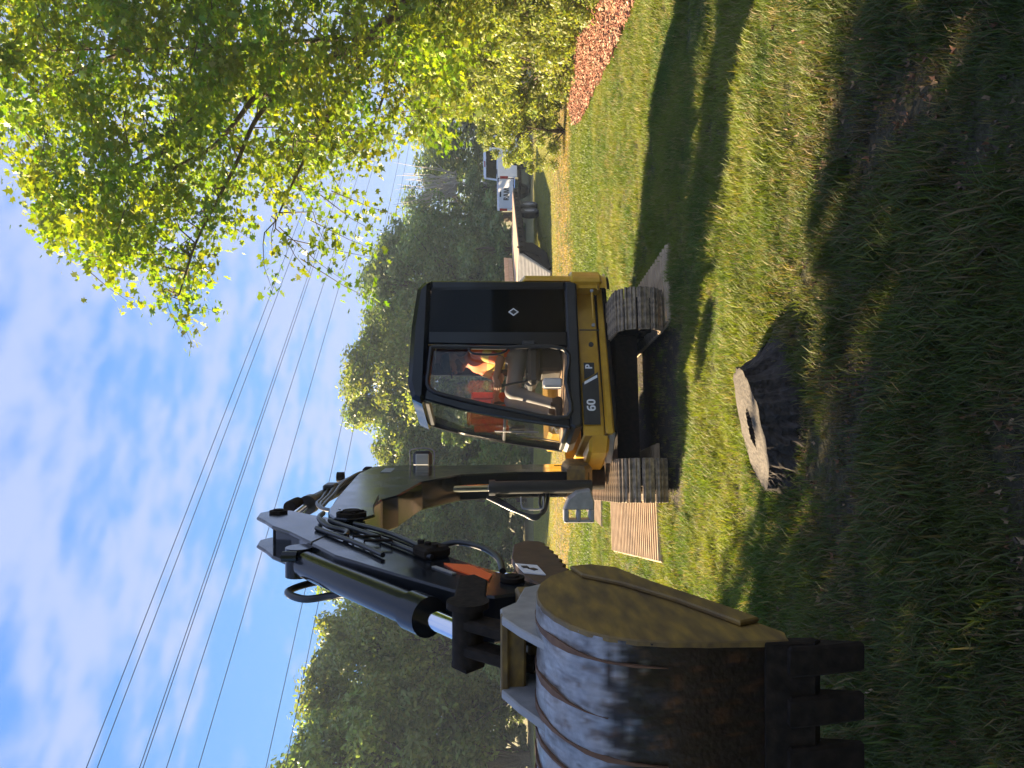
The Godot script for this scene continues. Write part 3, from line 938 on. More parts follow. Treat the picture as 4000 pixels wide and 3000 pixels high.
func boom(ex: Node3D) -> void:
	var m := MB.new()
	m.prism(pv([7.92, 0.80, 7.86, 1.5, 7.78, 2.3, 7.84, 2.66, 7.72, 2.98, 7.1, 3.03, 5.7, 2.93, 5.05, 2.86, 4.98, 2.6, 5.5, 2.56, 5.72, 2.47, 6.5, 2.36, 7.0, 2.05, 7.18, 1.5, 7.22, 0.80]), -1.105, -0.855, Transform3D(), 0.012)
	var b := put(ex, "boom", m, M.black, BX)
	for x in [[-1.125, -1.10], [-0.86, -0.835]]:
		m = MB.new()
		m.prism(pv([5.6, 2.88, 5.05, 2.85, 4.80, 2.80, 4.66, 2.74, 4.61, 2.65, 4.65, 2.55, 4.76, 2.50, 5.1, 2.56, 5.6, 2.60]), x[0], x[1], Transform3D(), 0.008)
		put(b, "boom_cheek", m, M.black)
	m = MB.new()
	m.cyl(bp(4.74, 2.645, -1.15), bp(4.74, 2.645, -0.80), 0.055, 18)
	m.cyl(bp(4.74, 2.645, -0.835), bp(4.74, 2.645, -0.815), 0.095, 24)
	for k in 4:
		var a := TAU * k / 4.0 + 0.4
		m.cyl(bp(4.74 + 0.068 * cos(a), 2.645 + 0.068 * sin(a), -0.82), bp(4.74 + 0.068 * cos(a), 2.645 + 0.068 * sin(a), -0.806), 0.014, 8)
	put(b, "boom_pin", m, M.dark)
	# seams and a plate on the side
	m = MB.new()
	m.box(bp(7.35, 2.78, -0.853), Vector3(0.34, 0.10, 0.004))
	put(b, "maker_decal", m, mat("grey_print", lin(0.16, 0.18, 0.18), 0.5))
	# hydraulic rams
	m = MB.new()
	m.cyl(bp(7.08, 0.80, -0.98), bp(7.0, 1.75, -0.98), 0.062, 18)
	m.cyl(bp(7.0, 1.72, -0.98), bp(7.0, 1.78, -0.98), 0.075, 18)
	var r := put(ex, "boom_ram", m, M.satin, BX)
	m = MB.new()
	m.cyl(bp(7.0, 1.76, -0.98), bp(6.93, 2.14, -0.98), 0.034, 14)
	put(r, "ram_rod", m, M.chrome)
	m = MB.new()
	m.cyl(bp(7.62, 3.14, -0.98), bp(6.05, 3.24, -0.98), 0.062, 18)
	m.cyl(bp(6.12, 3.235, -0.98), bp(6.02, 3.245, -0.98), 0.078, 18)
	m.box(bp(7.62, 3.06, -0.98), Vector3(0.16, 0.16, 0.16), Basis(), 0.02)
	m.box(bp(6.55, 3.17, -0.90), Vector3(0.18, 0.10, 0.05), Basis(), 0.012)
	var ar := put(ex, "arm_ram", m, M.satin, BX)
	m = MB.new()
	m.cyl(bp(6.03, 3.244, -0.98), bp(5.12, 3.20, -0.98), 0.036, 14)
	put(ar, "ram_rod", m, M.chrome)
	m = MB.new()
	for k in 3:
		m.tube(smooth_path([bp(7.7, 3.0, -0.90 - 0.03 * k), bp(7.5, 3.10 + 0.03 * k, -0.90 - 0.03 * k), bp(6.6, 3.08 + 0.05 * k, -0.885 - 0.02 * k), bp(6.0, 3.02 + 0.05 * k, -0.885 - 0.02 * k), bp(5.5, 2.98 + 0.03 * k, -0.88), bp(5.2, 2.93, -0.87), bp(4.95, 2.76, -0.845)], 5), 0.014, 8)
	put(ex, "boom_hose", m, M.rubber, BX)
	m = MB.new()
	m.box(bp(7.80, 3.05, -0.95), Vector3(0.14, 0.10, 0.16), Basis(), 0.02)
	m.cyl(bp(7.45, 3.23, -0.93), bp(7.45, 3.30, -0.93), 0.05, 12)
	m.cyl(bp(5.95, 3.30, -0.95), bp(5.75, 3.31, -0.95), 0.05, 12)
	put(ex, "hose_clamp", m, M.dark, BX)
	# work lamp
	m = MB.new()
	m.box(bp(7.93, 2.49, -0.80), Vector3(0.10, 0.20, 0.17), Basis(), 0.03)
	var wl := put(ex, "work_lamp", m, M.satin, BX)
	m = MB.new()
	m.box(bp(7.875, 2.49, -0.80), Vector3(0.02, 0.14, 0.12), Basis(), 0.009)
	put(wl, "lamp_lens", m, M.lens)
	m = MB.new()
	m.tube(smooth_path([bp(7.85, 2.37, -0.86), bp(7.86, 2.36, -0.78), bp(7.87, 2.39, -0.69), bp(7.87, 2.6, -0.69), bp(7.87, 2.615, -0.78), bp(7.86, 2.61, -0.87)], 4), 0.008, 6)
	put(wl, "lamp_guard", m, M.cast)
	# hoses looping out at the foot
	for k in 3:
		m = MB.new()
		var o := 0.035 * k
		m.tube(smooth_path([bp(7.15, 1.85 - o, -1.07), bp(7.0, 1.70 - o, -1.12), bp(6.92, 1.55 - o, -1.18 - o * 0.4), bp(6.88, 1.38 - o * 0.4, -1.225 - o * 0.5), bp(6.9, 1.27 + o * 0.3, -1.20), bp(7.0, 1.23 + o, -1.12), bp(7.2, 1.2 + o, -1.05)], 6), 0.017 - 0.002 * k, 8)
		put(ex, "hose_loop", m, M.rubber, BX)
	m = MB.new()
	m.tube(smooth_path([bp(6.95, 1.48, -1.06), bp(6.90, 1.47, -1.15), bp(6.89, 1.42, -1.165), bp(6.89, 1.30, -1.165), bp(6.90, 1.27, -1.14), bp(6.95, 1.27, -1.06)], 4), 0.009, 6)
	put(ex, "hose_guard", m, M.cast, BX)
	# grey swing-ram lug with two windows
	m = MB.new()
	m.prism(pv([-1.165, 1.085, -1.06, 1.04, -1.0, 0.96, -0.98, 0.84, -1.10, 0.80, -1.165, 0.805]), 0.07, -0.07, Transform3D(Basis(Vector3(0, 0, 1), Vector3.UP, Vector3(-1, 0, 0)), Vector3(6.9, 0, 0)), 0.012)
	for q in [[-1.225, 0.825, 0.12, 0.045], [-1.225, 1.062, 0.12, 0.045], [-1.225, 0.945, 0.12, 0.035], [-1.272, 0.945, 0.028, 0.26]]:
		m.box(bp(6.9, q[1], q[0]), Vector3(0.14, q[3], q[2]), Basis(), 0.008)
	put(ex, "swing_lug", m, M.cast, BX)

func arm(ex: Node3D) -> void:
	var m := MB.new()
	m.prism(pv([4.90, 2.82, 4.54, 2.505, 4.30, 2.305, 3.885, 2.035, 3.60, 1.825, 3.40, 1.66, 3.25, 1.545, 3.13, 1.60, 3.07, 1.74, 3.10, 1.85, 3.45, 2.2, 3.833, 2.564, 4.12, 2.75, 4.30, 2.86]), -1.08, -0.88, Transform3D(), 0.01)
	var a := put(ex, "arm", m, M.black, BX)
	for x in [[-1.085, -1.06], [-0.90, -0.875]]:
		m = MB.new()
		m.prism(pv([5.17, 3.14, 5.0, 2.96, 4.89, 2.82, 4.70, 2.62, 4.12, 2.75, 4.42, 2.95, 4.61, 3.11, 4.77, 3.20, 4.92, 3.30, 5.08, 3.33, 5.17, 3.28]), x[0], x[1], Transform3D(), 0.008)
		put(a, "arm_cheek", m, M.black)
	m = MB.new()
	for q in [[4.9, 3.10, 0.25], [4.62, 2.93, 0.22], [4.38, 2.78, 0.2]]:
		m.box(bp(q[0], q[1], -0.98), Vector3(0.02, q[2], 0.17), Basis(Vector3(0, 0, 1), -0.8), 0.004)
	put(a, "cross_plate", m, M.black)
	for q in [[5.07, 3.20, 0.06], [3.30, 1.66, 0.055]]:
		m = MB.new()
		m.cyl(bp(q[0], q[1], -1.11), bp(q[0], q[1], -0.85), q[2] * 0.6, 14)
		m.cyl(bp(q[0], q[1], -0.875), bp(q[0], q[1], -0.858), q[2], 18)
		put(a, "arm_pin", m, M.dark)
	# pipes and hoses along the side that faces us
	for q in [[[4.72, 2.78], [4.55, 2.66], [4.2, 2.40], [3.78, 2.12], [3.70, 2.05]], [[4.46, 2.80], [4.3, 2.68], [4.0, 2.46], [3.75, 2.30]], [[4.60, 2.60], [4.35, 2.38], [4.1, 2.22], [3.85, 2.08]]]:
		m = MB.new()
		var pts := []
		for w in q: pts.append(bp(w[0], w[1], -0.862))
		m.tube(smooth_path(pts, 4), 0.014, 8)
		put(a, "hose", m, M.rubber)
	m = MB.new()
	m.tube(smooth_path([bp(4.9, 2.86, -0.85), bp(4.66, 2.83, -0.84), bp(4.46, 2.72, -0.855), bp(4.35, 2.60, -0.86), bp(4.2, 2.58, -0.86)], 5), 0.017, 8)
	put(a, "hose", m, M.rubber)
	for q in [[4.13, 2.42], [4.02, 2.34]]:
		m = MB.new()
		m.tube([bp(q[0], q[1] + 0.10, -0.875), bp(q[0], q[1] + 0.10, -0.845), bp(q[0], q[1] - 0.05, -0.845), bp(q[0], q[1] - 0.05, -0.875)], 0.008, 6)
		put(a, "pipe_clip", m, M.dark)
	# valve block, tag and the orange panel low on the arm
	m = MB.new()
	m.box(bp(3.80, 2.06, -0.855), Vector3(0.15, 0.15, 0.06), Basis(Vector3(0, 0, 1), 0.6), 0.015)
	for k in 3: m.cyl(bp(3.86 - 0.05 * k, 2.12 - 0.04 * k, -0.87), bp(3.86 - 0.05 * k, 2.12 - 0.04 * k, -0.81), 0.018, 10)
	put(a, "valve_block", m, M.dark)
	m = MB.new()
	m.prism(pv([3.62, 1.985, 3.50, 1.93, 3.335, 1.80, 3.30, 1.765, 3.40, 1.75, 3.58, 1.86]), -0.879, -0.872, Transform3D())
	put(a, "orange_decal", m, M.orange)
	m = MB.new()
	m.prism(pv([3.56, 2.04, 3.42, 1.935, 3.43, 1.915, 3.57, 2.02]), -0.879, -0.873, Transform3D())
	put(a, "tag_plate", m, M.cast)
	# bucket ram lying on the outer side of the arm
	m = MB.new()
	m.cyl(bp(4.05, 2.76, -0.98), bp(3.17, 2.055, -0.98), 0.072, 24)
	m.cyl(bp(3.22, 2.095, -0.98), bp(3.12, 2.015, -0.98), 0.086, 24)
	m.cyl(bp(4.12, 2.815, -1.06), bp(4.12, 2.815, -0.90), 0.075, 18)
	m.cyl(bp(4.02, 2.80, -0.93), bp(4.02, 2.88, -0.93), 0.03, 12)
	var br := put(ex, "bucket_ram", m, M.black, BX)
	m = MB.new()
	m.cyl(bp(3.15, 2.04, -0.98), bp(2.93, 1.865, -0.98), 0.042, 18)
	put(br, "ram_rod", m, M.chrome)
	m = MB.new()
	m.tube(smooth_path([bp(4.15, 2.58, -1.10), bp(4.20, 2.76, -1.12), bp(4.06, 2.86, -1.13), bp(3.92, 2.74, -1.13), bp(3.90, 2.60, -1.11), bp(3.80, 2.42, -1.06)], 6), 0.02, 10)
	put(ex, "ram_hose", m, M.rubber, BX)
	# links between arm, ram and bucket
	m = MB.new()
	m.cyl(bp(2.91, 1.845, -1.10), bp(2.91, 1.845, -0.86), 0.062, 18)
	m.cyl(bp(2.91, 1.845, -0.875), bp(2.91, 1.845, -0.85), 0.085, 18)
	put(ex, "link_pin", m, M.dark, BX)
	for x in [-1.105, -0.885]:
		m = MB.new()
		m.prism(pv([3.36, 1.90, 3.40, 1.83, 3.30, 1.77, 2.92, 1.78, 2.85, 1.85, 2.92, 1.91]), x - 0.014, x + 0.014, Transform3D(), 0.006)
		put(ex, "side_link", m, M.dark, BX)
	for x in [-1.03, -0.93]:
		m = MB.new()
		m.prism(pv([2.97, 1.86, 2.85, 1.86, 2.70, 1.68, 2.68, 1.60, 2.76, 1.58, 2.82, 1.66]), x - 0.022, x + 0.022, Transform3D(), 0.008)
		put(ex, "bucket_link", m, M.dark, BX)
	# quick coupler: worn yellow block under the links
	m = MB.new()
	m.box(bp(2.70, 1.665, -0.97), Vector3(0.10, 0.075, 0.26), Basis(), 0.008)
	m.box(bp(2.655, 1.705, -0.97), Vector3(0.05, 0.03, 0.29), Basis(), 0.006)
	m.box(bp(2.95, 1.60, -0.97), Vector3(0.40, 0.07, 0.22), Basis(Vector3(0, 0, 1), 0.10), 0.01)
	put(ex, "coupler", m, M.yellow_worn, BX)
	# thumb folded back under the arm, with its ram
	m = MB.new()
	var th := [3.20, 1.50, 3.45, 1.60, 3.80, 1.65, 4.12, 1.63, 4.22, 1.56]
	var k := 9
	for i in k:
		var u := float(i) / (k - 1)
		th.append_array([lerpf(4.20, 3.42, u), lerpf(1.485, 1.40, u) - 0.02 * sin(PI * u), lerpf(4.20, 3.42, u + 0.06), lerpf(1.455, 1.37, u) - 0.02 * sin(PI * u)])
	th.append_array([3.22, 1.33])
	for x in [-1.05, -0.91]:
		m = MB.new()
		m.prism(pv(th), x - 0.018, x + 0.018, Transform3D(), 0.004)
		put(ex, "thumb", m, M.brown_steel, BX)
	m = MB.new()
	m.prism(pv([3.66, 1.635, 3.48, 1.60, 3.44, 1.50, 3.62, 1.53]), -0.891, -0.886, Transform3D())
	var sg := put(ex, "warning_label", m, M.label, BX)
	m = MB.new()
	m.prism(pv([3.60, 1.61, 3.56, 1.60, 3.56, 1.57, 3.60, 1.58]), -0.8855, -0.883, Transform3D())
	m.prism(pv([3.55, 1.58, 3.51, 1.55, 3.53, 1.53, 3.56, 1.55]), -0.8855, -0.883, Transform3D())
	put(sg, "pictogram", m, M.satin)
	m = MB.new()
	m.cyl(bp(4.10, 2.14, -0.98), bp(3.86, 1.90, -0.98), 0.05, 16)
	var tr := put(ex, "thumb_ram", m, M.satin, BX)
	m = MB.new()
	m.cyl(bp(3.87, 1.91, -0.98), bp(3.74, 1.63, -0.98), 0.026, 12)
	put(tr, "ram_rod", m, M.chrome)
	m = MB.new()
	m.tube(smooth_path([bp(4.0, 2.10, -0.90), bp(4.02, 1.95, -0.86), bp(3.85, 1.80, -0.85), bp(3.66, 1.72, -0.86), bp(3.5, 1.70, -0.885)], 6), 0.017, 8)
	put(ex, "ram_hose", m, M.rubber, BX)

func bucket(ex: Node3D) -> void:
	var xr := -0.72
	var xl := -1.38
	var outer := [2.842, 1.466, 2.76, 1.535, 2.66, 1.578, 2.56, 1.597, 2.46, 1.600, 2.37, 1.588, 2.28, 1.560, 2.20, 1.520, 2.14, 1.475, 2.095, 1.42, 2.062, 1.345, 2.045, 1.26, 2.04, 1.15, 2.043, 1.0, 2.052, 0.92]
	var o := []
	for i in range(0, outer.size(), 2): o.append(Vector2(outer[i], outer[i + 1]))
	var nr := []
	for i in o.size():
		var t: Vector2 = (o[mini(i + 1, o.size() - 1)] - o[maxi(i - 1, 0)]).normalized()
		nr.append(Vector2(-t.y, t.x) if false else Vector2(t.y, -t.x))
	# make the normals point out of the bucket
	var mid := Vector2(2.4, 1.25)
	for i in o.size():
		if (o[i] - mid).dot(nr[i]) < 0.0: nr[i] = -nr[i]
	var fine := []
	var fnr := []
	for i in o.size() - 1:
		for k in 4:
			fine.append((o[i] as Vector2).cubic_interpolate(o[i + 1], o[maxi(i - 1, 0)], o[mini(i + 2, o.size() - 1)], k / 4.0))
			fnr.append((nr[i] as Vector2).lerp(nr[i + 1], k / 4.0).normalized())
	fine.append(o[o.size() - 1]); fnr.append(nr[o.size() - 1])
	var m := MB.new()
	var nx := 84
	var dent := FastNoiseLite.new()
	dent.seed = 3; dent.frequency = 2.2
	var tone_noise := FastNoiseLite.new()
	tone_noise.seed = 19; tone_noise.frequency = 3.0; tone_noise.fractal_octaves = 4
	for layer in 2:
		var gv := []
		var gnn := []
		var gc := []
		for i in fine.size():
			for j in nx + 1:
				var x: float = lerpf(xl + 0.004, xr - 0.004, float(j) / nx)
				var p: Vector2 = fine[i]
				var amp := 0.010 * smoothstep(0.0, 0.08, minf(xr - x, x - xl))
				var off := dent.get_noise_2d(x * 3.0, i * 0.04) * amp - 0.002 - (0.022 if layer == 1 else 0.0)
				var p2: Vector2 = p + fnr[i] * off
				gv.append(Vector3(p2.x, p2.y, x))
				var e := 0.02
				var gx := (dent.get_noise_2d((x + e) * 3.0, i * 0.04) - dent.get_noise_2d((x - e) * 3.0, i * 0.04)) * amp / (2 * e)
				var n3 := Vector3(fnr[i].x, fnr[i].y, -gx).normalized()
				gnn.append(n3 if layer == 0 else -n3)
				# floor plate turns near-black brown with redder spots, below a ragged edge
				var edge_noise := tone_noise.get_noise_2d(x * 7.0, p.y * 2.0) * 0.09 + tone_noise.get_noise_2d(x * 2.0, p.y * 9.0 + 7.0) * 0.07
				var floor_mix := smoothstep(1.47, 1.35, p.y + edge_noise) if p.x < 2.3 else 0.0
				var g := 1.0 + 0.35 * tone_noise.get_noise_2d(x * 22.0, i * 0.10) + 0.25 * tone_noise.get_noise_2d(x * 5.0, i * 0.3)
				var rusty := smoothstep(0.05, 0.5, tone_noise.get_noise_2d(x * 7.0 + 3.0, i * 0.05))
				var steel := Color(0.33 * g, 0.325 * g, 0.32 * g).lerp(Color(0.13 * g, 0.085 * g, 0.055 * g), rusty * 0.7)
				var floor_col := Color(0.030 * g, 0.022 * g, 0.016 * g).lerp(Color(0.085 * g, 0.042 * g, 0.02 * g), smoothstep(0.2, 0.45, tone_noise.get_noise_2d(x * 5.0, p.y * 5.0 + 20.0)))
				gc.append(steel.lerp(floor_col, floor_mix))
		var wq := nx + 1
		for i in fine.size() - 1:
			for j in nx:
				var q := i * wq + j
				for t in [[q, q + wq, q + wq + 1], [q, q + wq + 1, q + 1]]:
					var t1: int = t[1]
					var t2: int = t[2]
					if (gv[t2] - gv[t[0]]).cross(gv[t1] - gv[t[0]]).dot(gnn[t[0]]) < 0.0:
						t1 = t[2]; t2 = t[1]
					for w in [t[0], t1, t2]:
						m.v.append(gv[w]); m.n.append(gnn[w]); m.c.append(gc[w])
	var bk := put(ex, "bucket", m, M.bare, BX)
	bk.set_meta("label", "digging bucket with scuffed bare steel back")
	# side plates
	var side := outer.duplicate()
	side.append_array([2.115, 0.905, 2.356, 1.032, 2.608, 1.18, 2.817, 1.277, 2.868, 1.369])
	for x in [[xr - 0.016, xr + 0.004], [xl - 0.004, xl + 0.016]]:
		m = MB.new()
		m.prism(pv(side), x[0], x[1], Transform3D(), 0.004)
		put(bk, "side_plate", m, M.yellow_worn)
	# side cutter along the open edge
	for x in [[xr + 0.0045, xr + 0.022], [xl - 0.022, xl - 0.0045]]:
		m = MB.new()
		m.prism(pv([2.84, 1.45, 2.868, 1.369, 2.817, 1.277, 2.608, 1.18, 2.356, 1.032, 2.20, 0.95, 2.16, 1.02, 2.40, 1.15, 2.60, 1.29, 2.72, 1.42]), x[0], x[1], Transform3D(), 0.005)
		put(bk, "side_cutter", m, M.yellow_worn)
	# lip and teeth
	m = MB.new()
	m.prism(pv([2.035, 0.99, 2.078, 0.99, 2.085, 0.845, 2.065, 0.825, 2.04, 0.85]), xl, xr, Transform3D(), 0.004)
	put(bk, "lip", m, M.dark)
	for i in 5:
		m = MB.new()
		var x := lerpf(xl + 0.05, xr - 0.05, i / 4.0)
		m.prism(pv([2.015, 0.93, 2.105, 0.93, 2.10, 0.86, 2.075, 0.70, 2.062, 0.70, 2.025, 0.86]), x - 0.042, x + 0.042, Transform3D(), 0.008)
		put(bk, "tooth", m, M.dark)
	# welded wear straps with rusty edges running down the back
	var cx := [-0.79, -0.95, -1.065, -1.155, -1.25, -1.33]
	for s in cx.size():
		m = MB.new()
		var last := 11 if s % 2 == 0 else 9
		for i in range(1, last):
			var a: Vector2 = o[i] + nr[i] * 0.005
			var b: Vector2 = o[i + 1] + nr[i + 1] * 0.005
			var w0: float = (0.008 + 0.005 * sin(i * 1.3 + s)) * minf(1.0, (last - i) / 3.0)
			var w1: float = (0.008 + 0.005 * sin((i + 1) * 1.3 + s)) * minf(1.0, (last - i - 1) / 3.0)
			var na := Vector3(nr[i].x, nr[i].y, 0)
			var nb := Vector3(nr[i + 1].x, nr[i + 1].y, 0)
			var x: float = cx[s]
			var p0 := Vector3(a.x, a.y, x - w0); var p1 := Vector3(a.x, a.y, x + w0)
			var p2 := Vector3(b.x, b.y, x + w1); var p3 := Vector3(b.x, b.y, x - w1)
			m.tri_n(p0, p1, p2, na, na, nb); m.tri_n(p0, p2, p3, na, nb, nb)
			for e in [[p0, p3], [p1, p2]]:
				m.quad(e[0], e[1], e[1] - nb * 0.02, e[0] - na * 0.02)
		put(bk, "wear_strap", m, M.rust)
	# ears that carry the pins
	for x in [-1.10, -0.84]:
		m = MB.new()
		m.prism(pv([2.35, 1.575, 2.50, 1.66, 2.62, 1.715, 2.72, 1.72, 2.80, 1.66, 3.0, 1.62, 3.06, 1.54, 3.0, 1.46, 2.85, 1.42, 2.6, 1.55]), x - 0.016, x + 0.016, Transform3D(), 0.005)
		put(bk, "ear", m, M.cast)

# ------------------------------------------------------------------ operator
class Field:
	var o: Vector3
	var cell: float
	var nx: int; var ny: int; var nz: int
	var f := PackedFloat32Array()
	var best := PackedFloat32Array()
	var lab := PackedByteArray()
	func _init(lo: Vector3, hi: Vector3, c: float) -> void:
		o = lo; cell = c
		nx = int((hi.x - lo.x) / c) + 2; ny = int((hi.y - lo.y) / c) + 2; nz = int((hi.z - lo.z) / c) + 2
		f.resize(nx * ny * nz); f.fill(1.0)
		best.resize(nx * ny * nz); best.fill(1.0)
		lab.resize(nx * ny * nz)
	func bone(a: Vector3, b: Vector3, ra: float, rb: float, l: int, k := 0.03, flat := Vector3.ONE) -> void:
		var r := maxf(ra, rb) / minf(flat.x, minf(flat.y, flat.z)) + k + cell * 2.0
		var lo := a.min(b) - Vector3.ONE * r - o
		var hi := a.max(b) + Vector3.ONE * r - o
		var ab := (b - a) * flat
		var l2 := maxf(ab.length_squared(), 1e-9)
		for x in range(maxi(0, int(lo.x / cell)), mini(nx - 1, int(hi.x / cell) + 1) + 1):
			for y in range(maxi(0, int(lo.y / cell)), mini(ny - 1, int(hi.y / cell) + 1) + 1):
				for z in range(maxi(0, int(lo.z / cell)), mini(nz - 1, int(hi.z / cell) + 1) + 1):
					var p := (o + Vector3(x, y, z) * cell - a) * flat
					var h := clampf(p.dot(ab) / l2, 0.0, 1.0)
					var d := (p - ab * h).length() - lerpf(ra, rb, h)
					var i := (x * ny + y) * nz + z
					if d < best[i]: best[i] = d; lab[i] = l
					var g := f[i]
					var m := maxf(k - absf(g - d), 0.0) / k
					f[i] = minf(g, d) - m * m * k * 0.25
	func build(mb: MB, cols: Array) -> void:
		var idx := {}
		var vs := []
		var cs := []
		for x in nx - 1:
			for y in ny - 1:
				for z in nz - 1:
					var s := Vector3.ZERO
					var cnt := 0
					var b := (x * ny + y) * nz + z
					var q := [f[b], f[b + ny * nz], f[b + nz], f[b + nz + ny * nz], f[b + 1], f[b + 1 + ny * nz], f[b + 1 + nz], f[b + 1 + nz + ny * nz]]
					var neg := 0
					for v in q:
						if v < 0.0: neg += 1
					if neg == 0 or neg == 8: continue
					for e in [[0, 1], [2, 3], [4, 5], [6, 7], [0, 2], [1, 3], [4, 6], [5, 7], [0, 4], [1, 5], [2, 6], [3, 7]]:
						var u: float = q[e[0]]
						var w: float = q[e[1]]
						if (u < 0.0) != (w < 0.0):
							var t := u / (u - w)
							var p0 := Vector3(e[0] & 1, (e[0] >> 1) & 1, (e[0] >> 2) & 1)
							var p1 := Vector3(e[1] & 1, (e[1] >> 1) & 1, (e[1] >> 2) & 1)
							s += p0.lerp(p1, t); cnt += 1
					idx[b] = vs.size()
					vs.append(o + (Vector3(x, y, z) + s / cnt) * cell)
					cs.append(cols[lab[b]])
		var ns := []
		for p in vs:
			var w: Vector3 = (p - o) / cell
			var g := Vector3(at(w + Vector3(1, 0, 0)) - at(w - Vector3(1, 0, 0)), at(w + Vector3(0, 1, 0)) - at(w - Vector3(0, 1, 0)), at(w + Vector3(0, 0, 1)) - at(w - Vector3(0, 0, 1)))
			ns.append(g.normalized())
		var st := [ny * nz, nz, 1]
		for x in range(1, nx - 1):
			for y in range(1, ny - 1):
				for z in range(1, nz - 1):
					var b := (x * ny + y) * nz + z
					for a in 3:
						if (f[b] < 0.0) == (f[b + st[a]] < 0.0): continue
						var u: int = st[(a + 1) % 3]
						var w: int = st[(a + 2) % 3]
						var k := [b, b - u, b - u - w, b - w]
						if not (idx.has(k[0]) and idx.has(k[1]) and idx.has(k[2]) and idx.has(k[3])): continue
						var i0: int = idx[k[0]]; var i1: int = idx[k[1]]; var i2: int = idx[k[2]]; var i3: int = idx[k[3]]
						mb.col = cs[i0]
						mb.tri_n(vs[i0], vs[i1], vs[i2], ns[i0], ns[i1], ns[i2])
						mb.tri_n(vs[i0], vs[i2], vs[i3], ns[i0], ns[i2], ns[i3])
	func at(w: Vector3) -> float:
		var x := clampi(int(w.x), 0, nx - 2); var y := clampi(int(w.y), 0, ny - 2); var z := clampi(int(w.z), 0, nz - 2)
		var t := w - Vector3(x, y, z)
		var b := (x * ny + y) * nz + z
		var X := ny * nz
		var a0 := lerpf(f[b], f[b + X], t.x); var a1 := lerpf(f[b + nz], f[b + nz + X], t.x)
		var a2 := lerpf(f[b + 1], f[b + 1 + X], t.x); var a3 := lerpf(f[b + 1 + nz], f[b + 1 + nz + X], t.x)
		return lerpf(lerpf(a0, a1, t.y), lerpf(a2, a3, t.y), t.z)

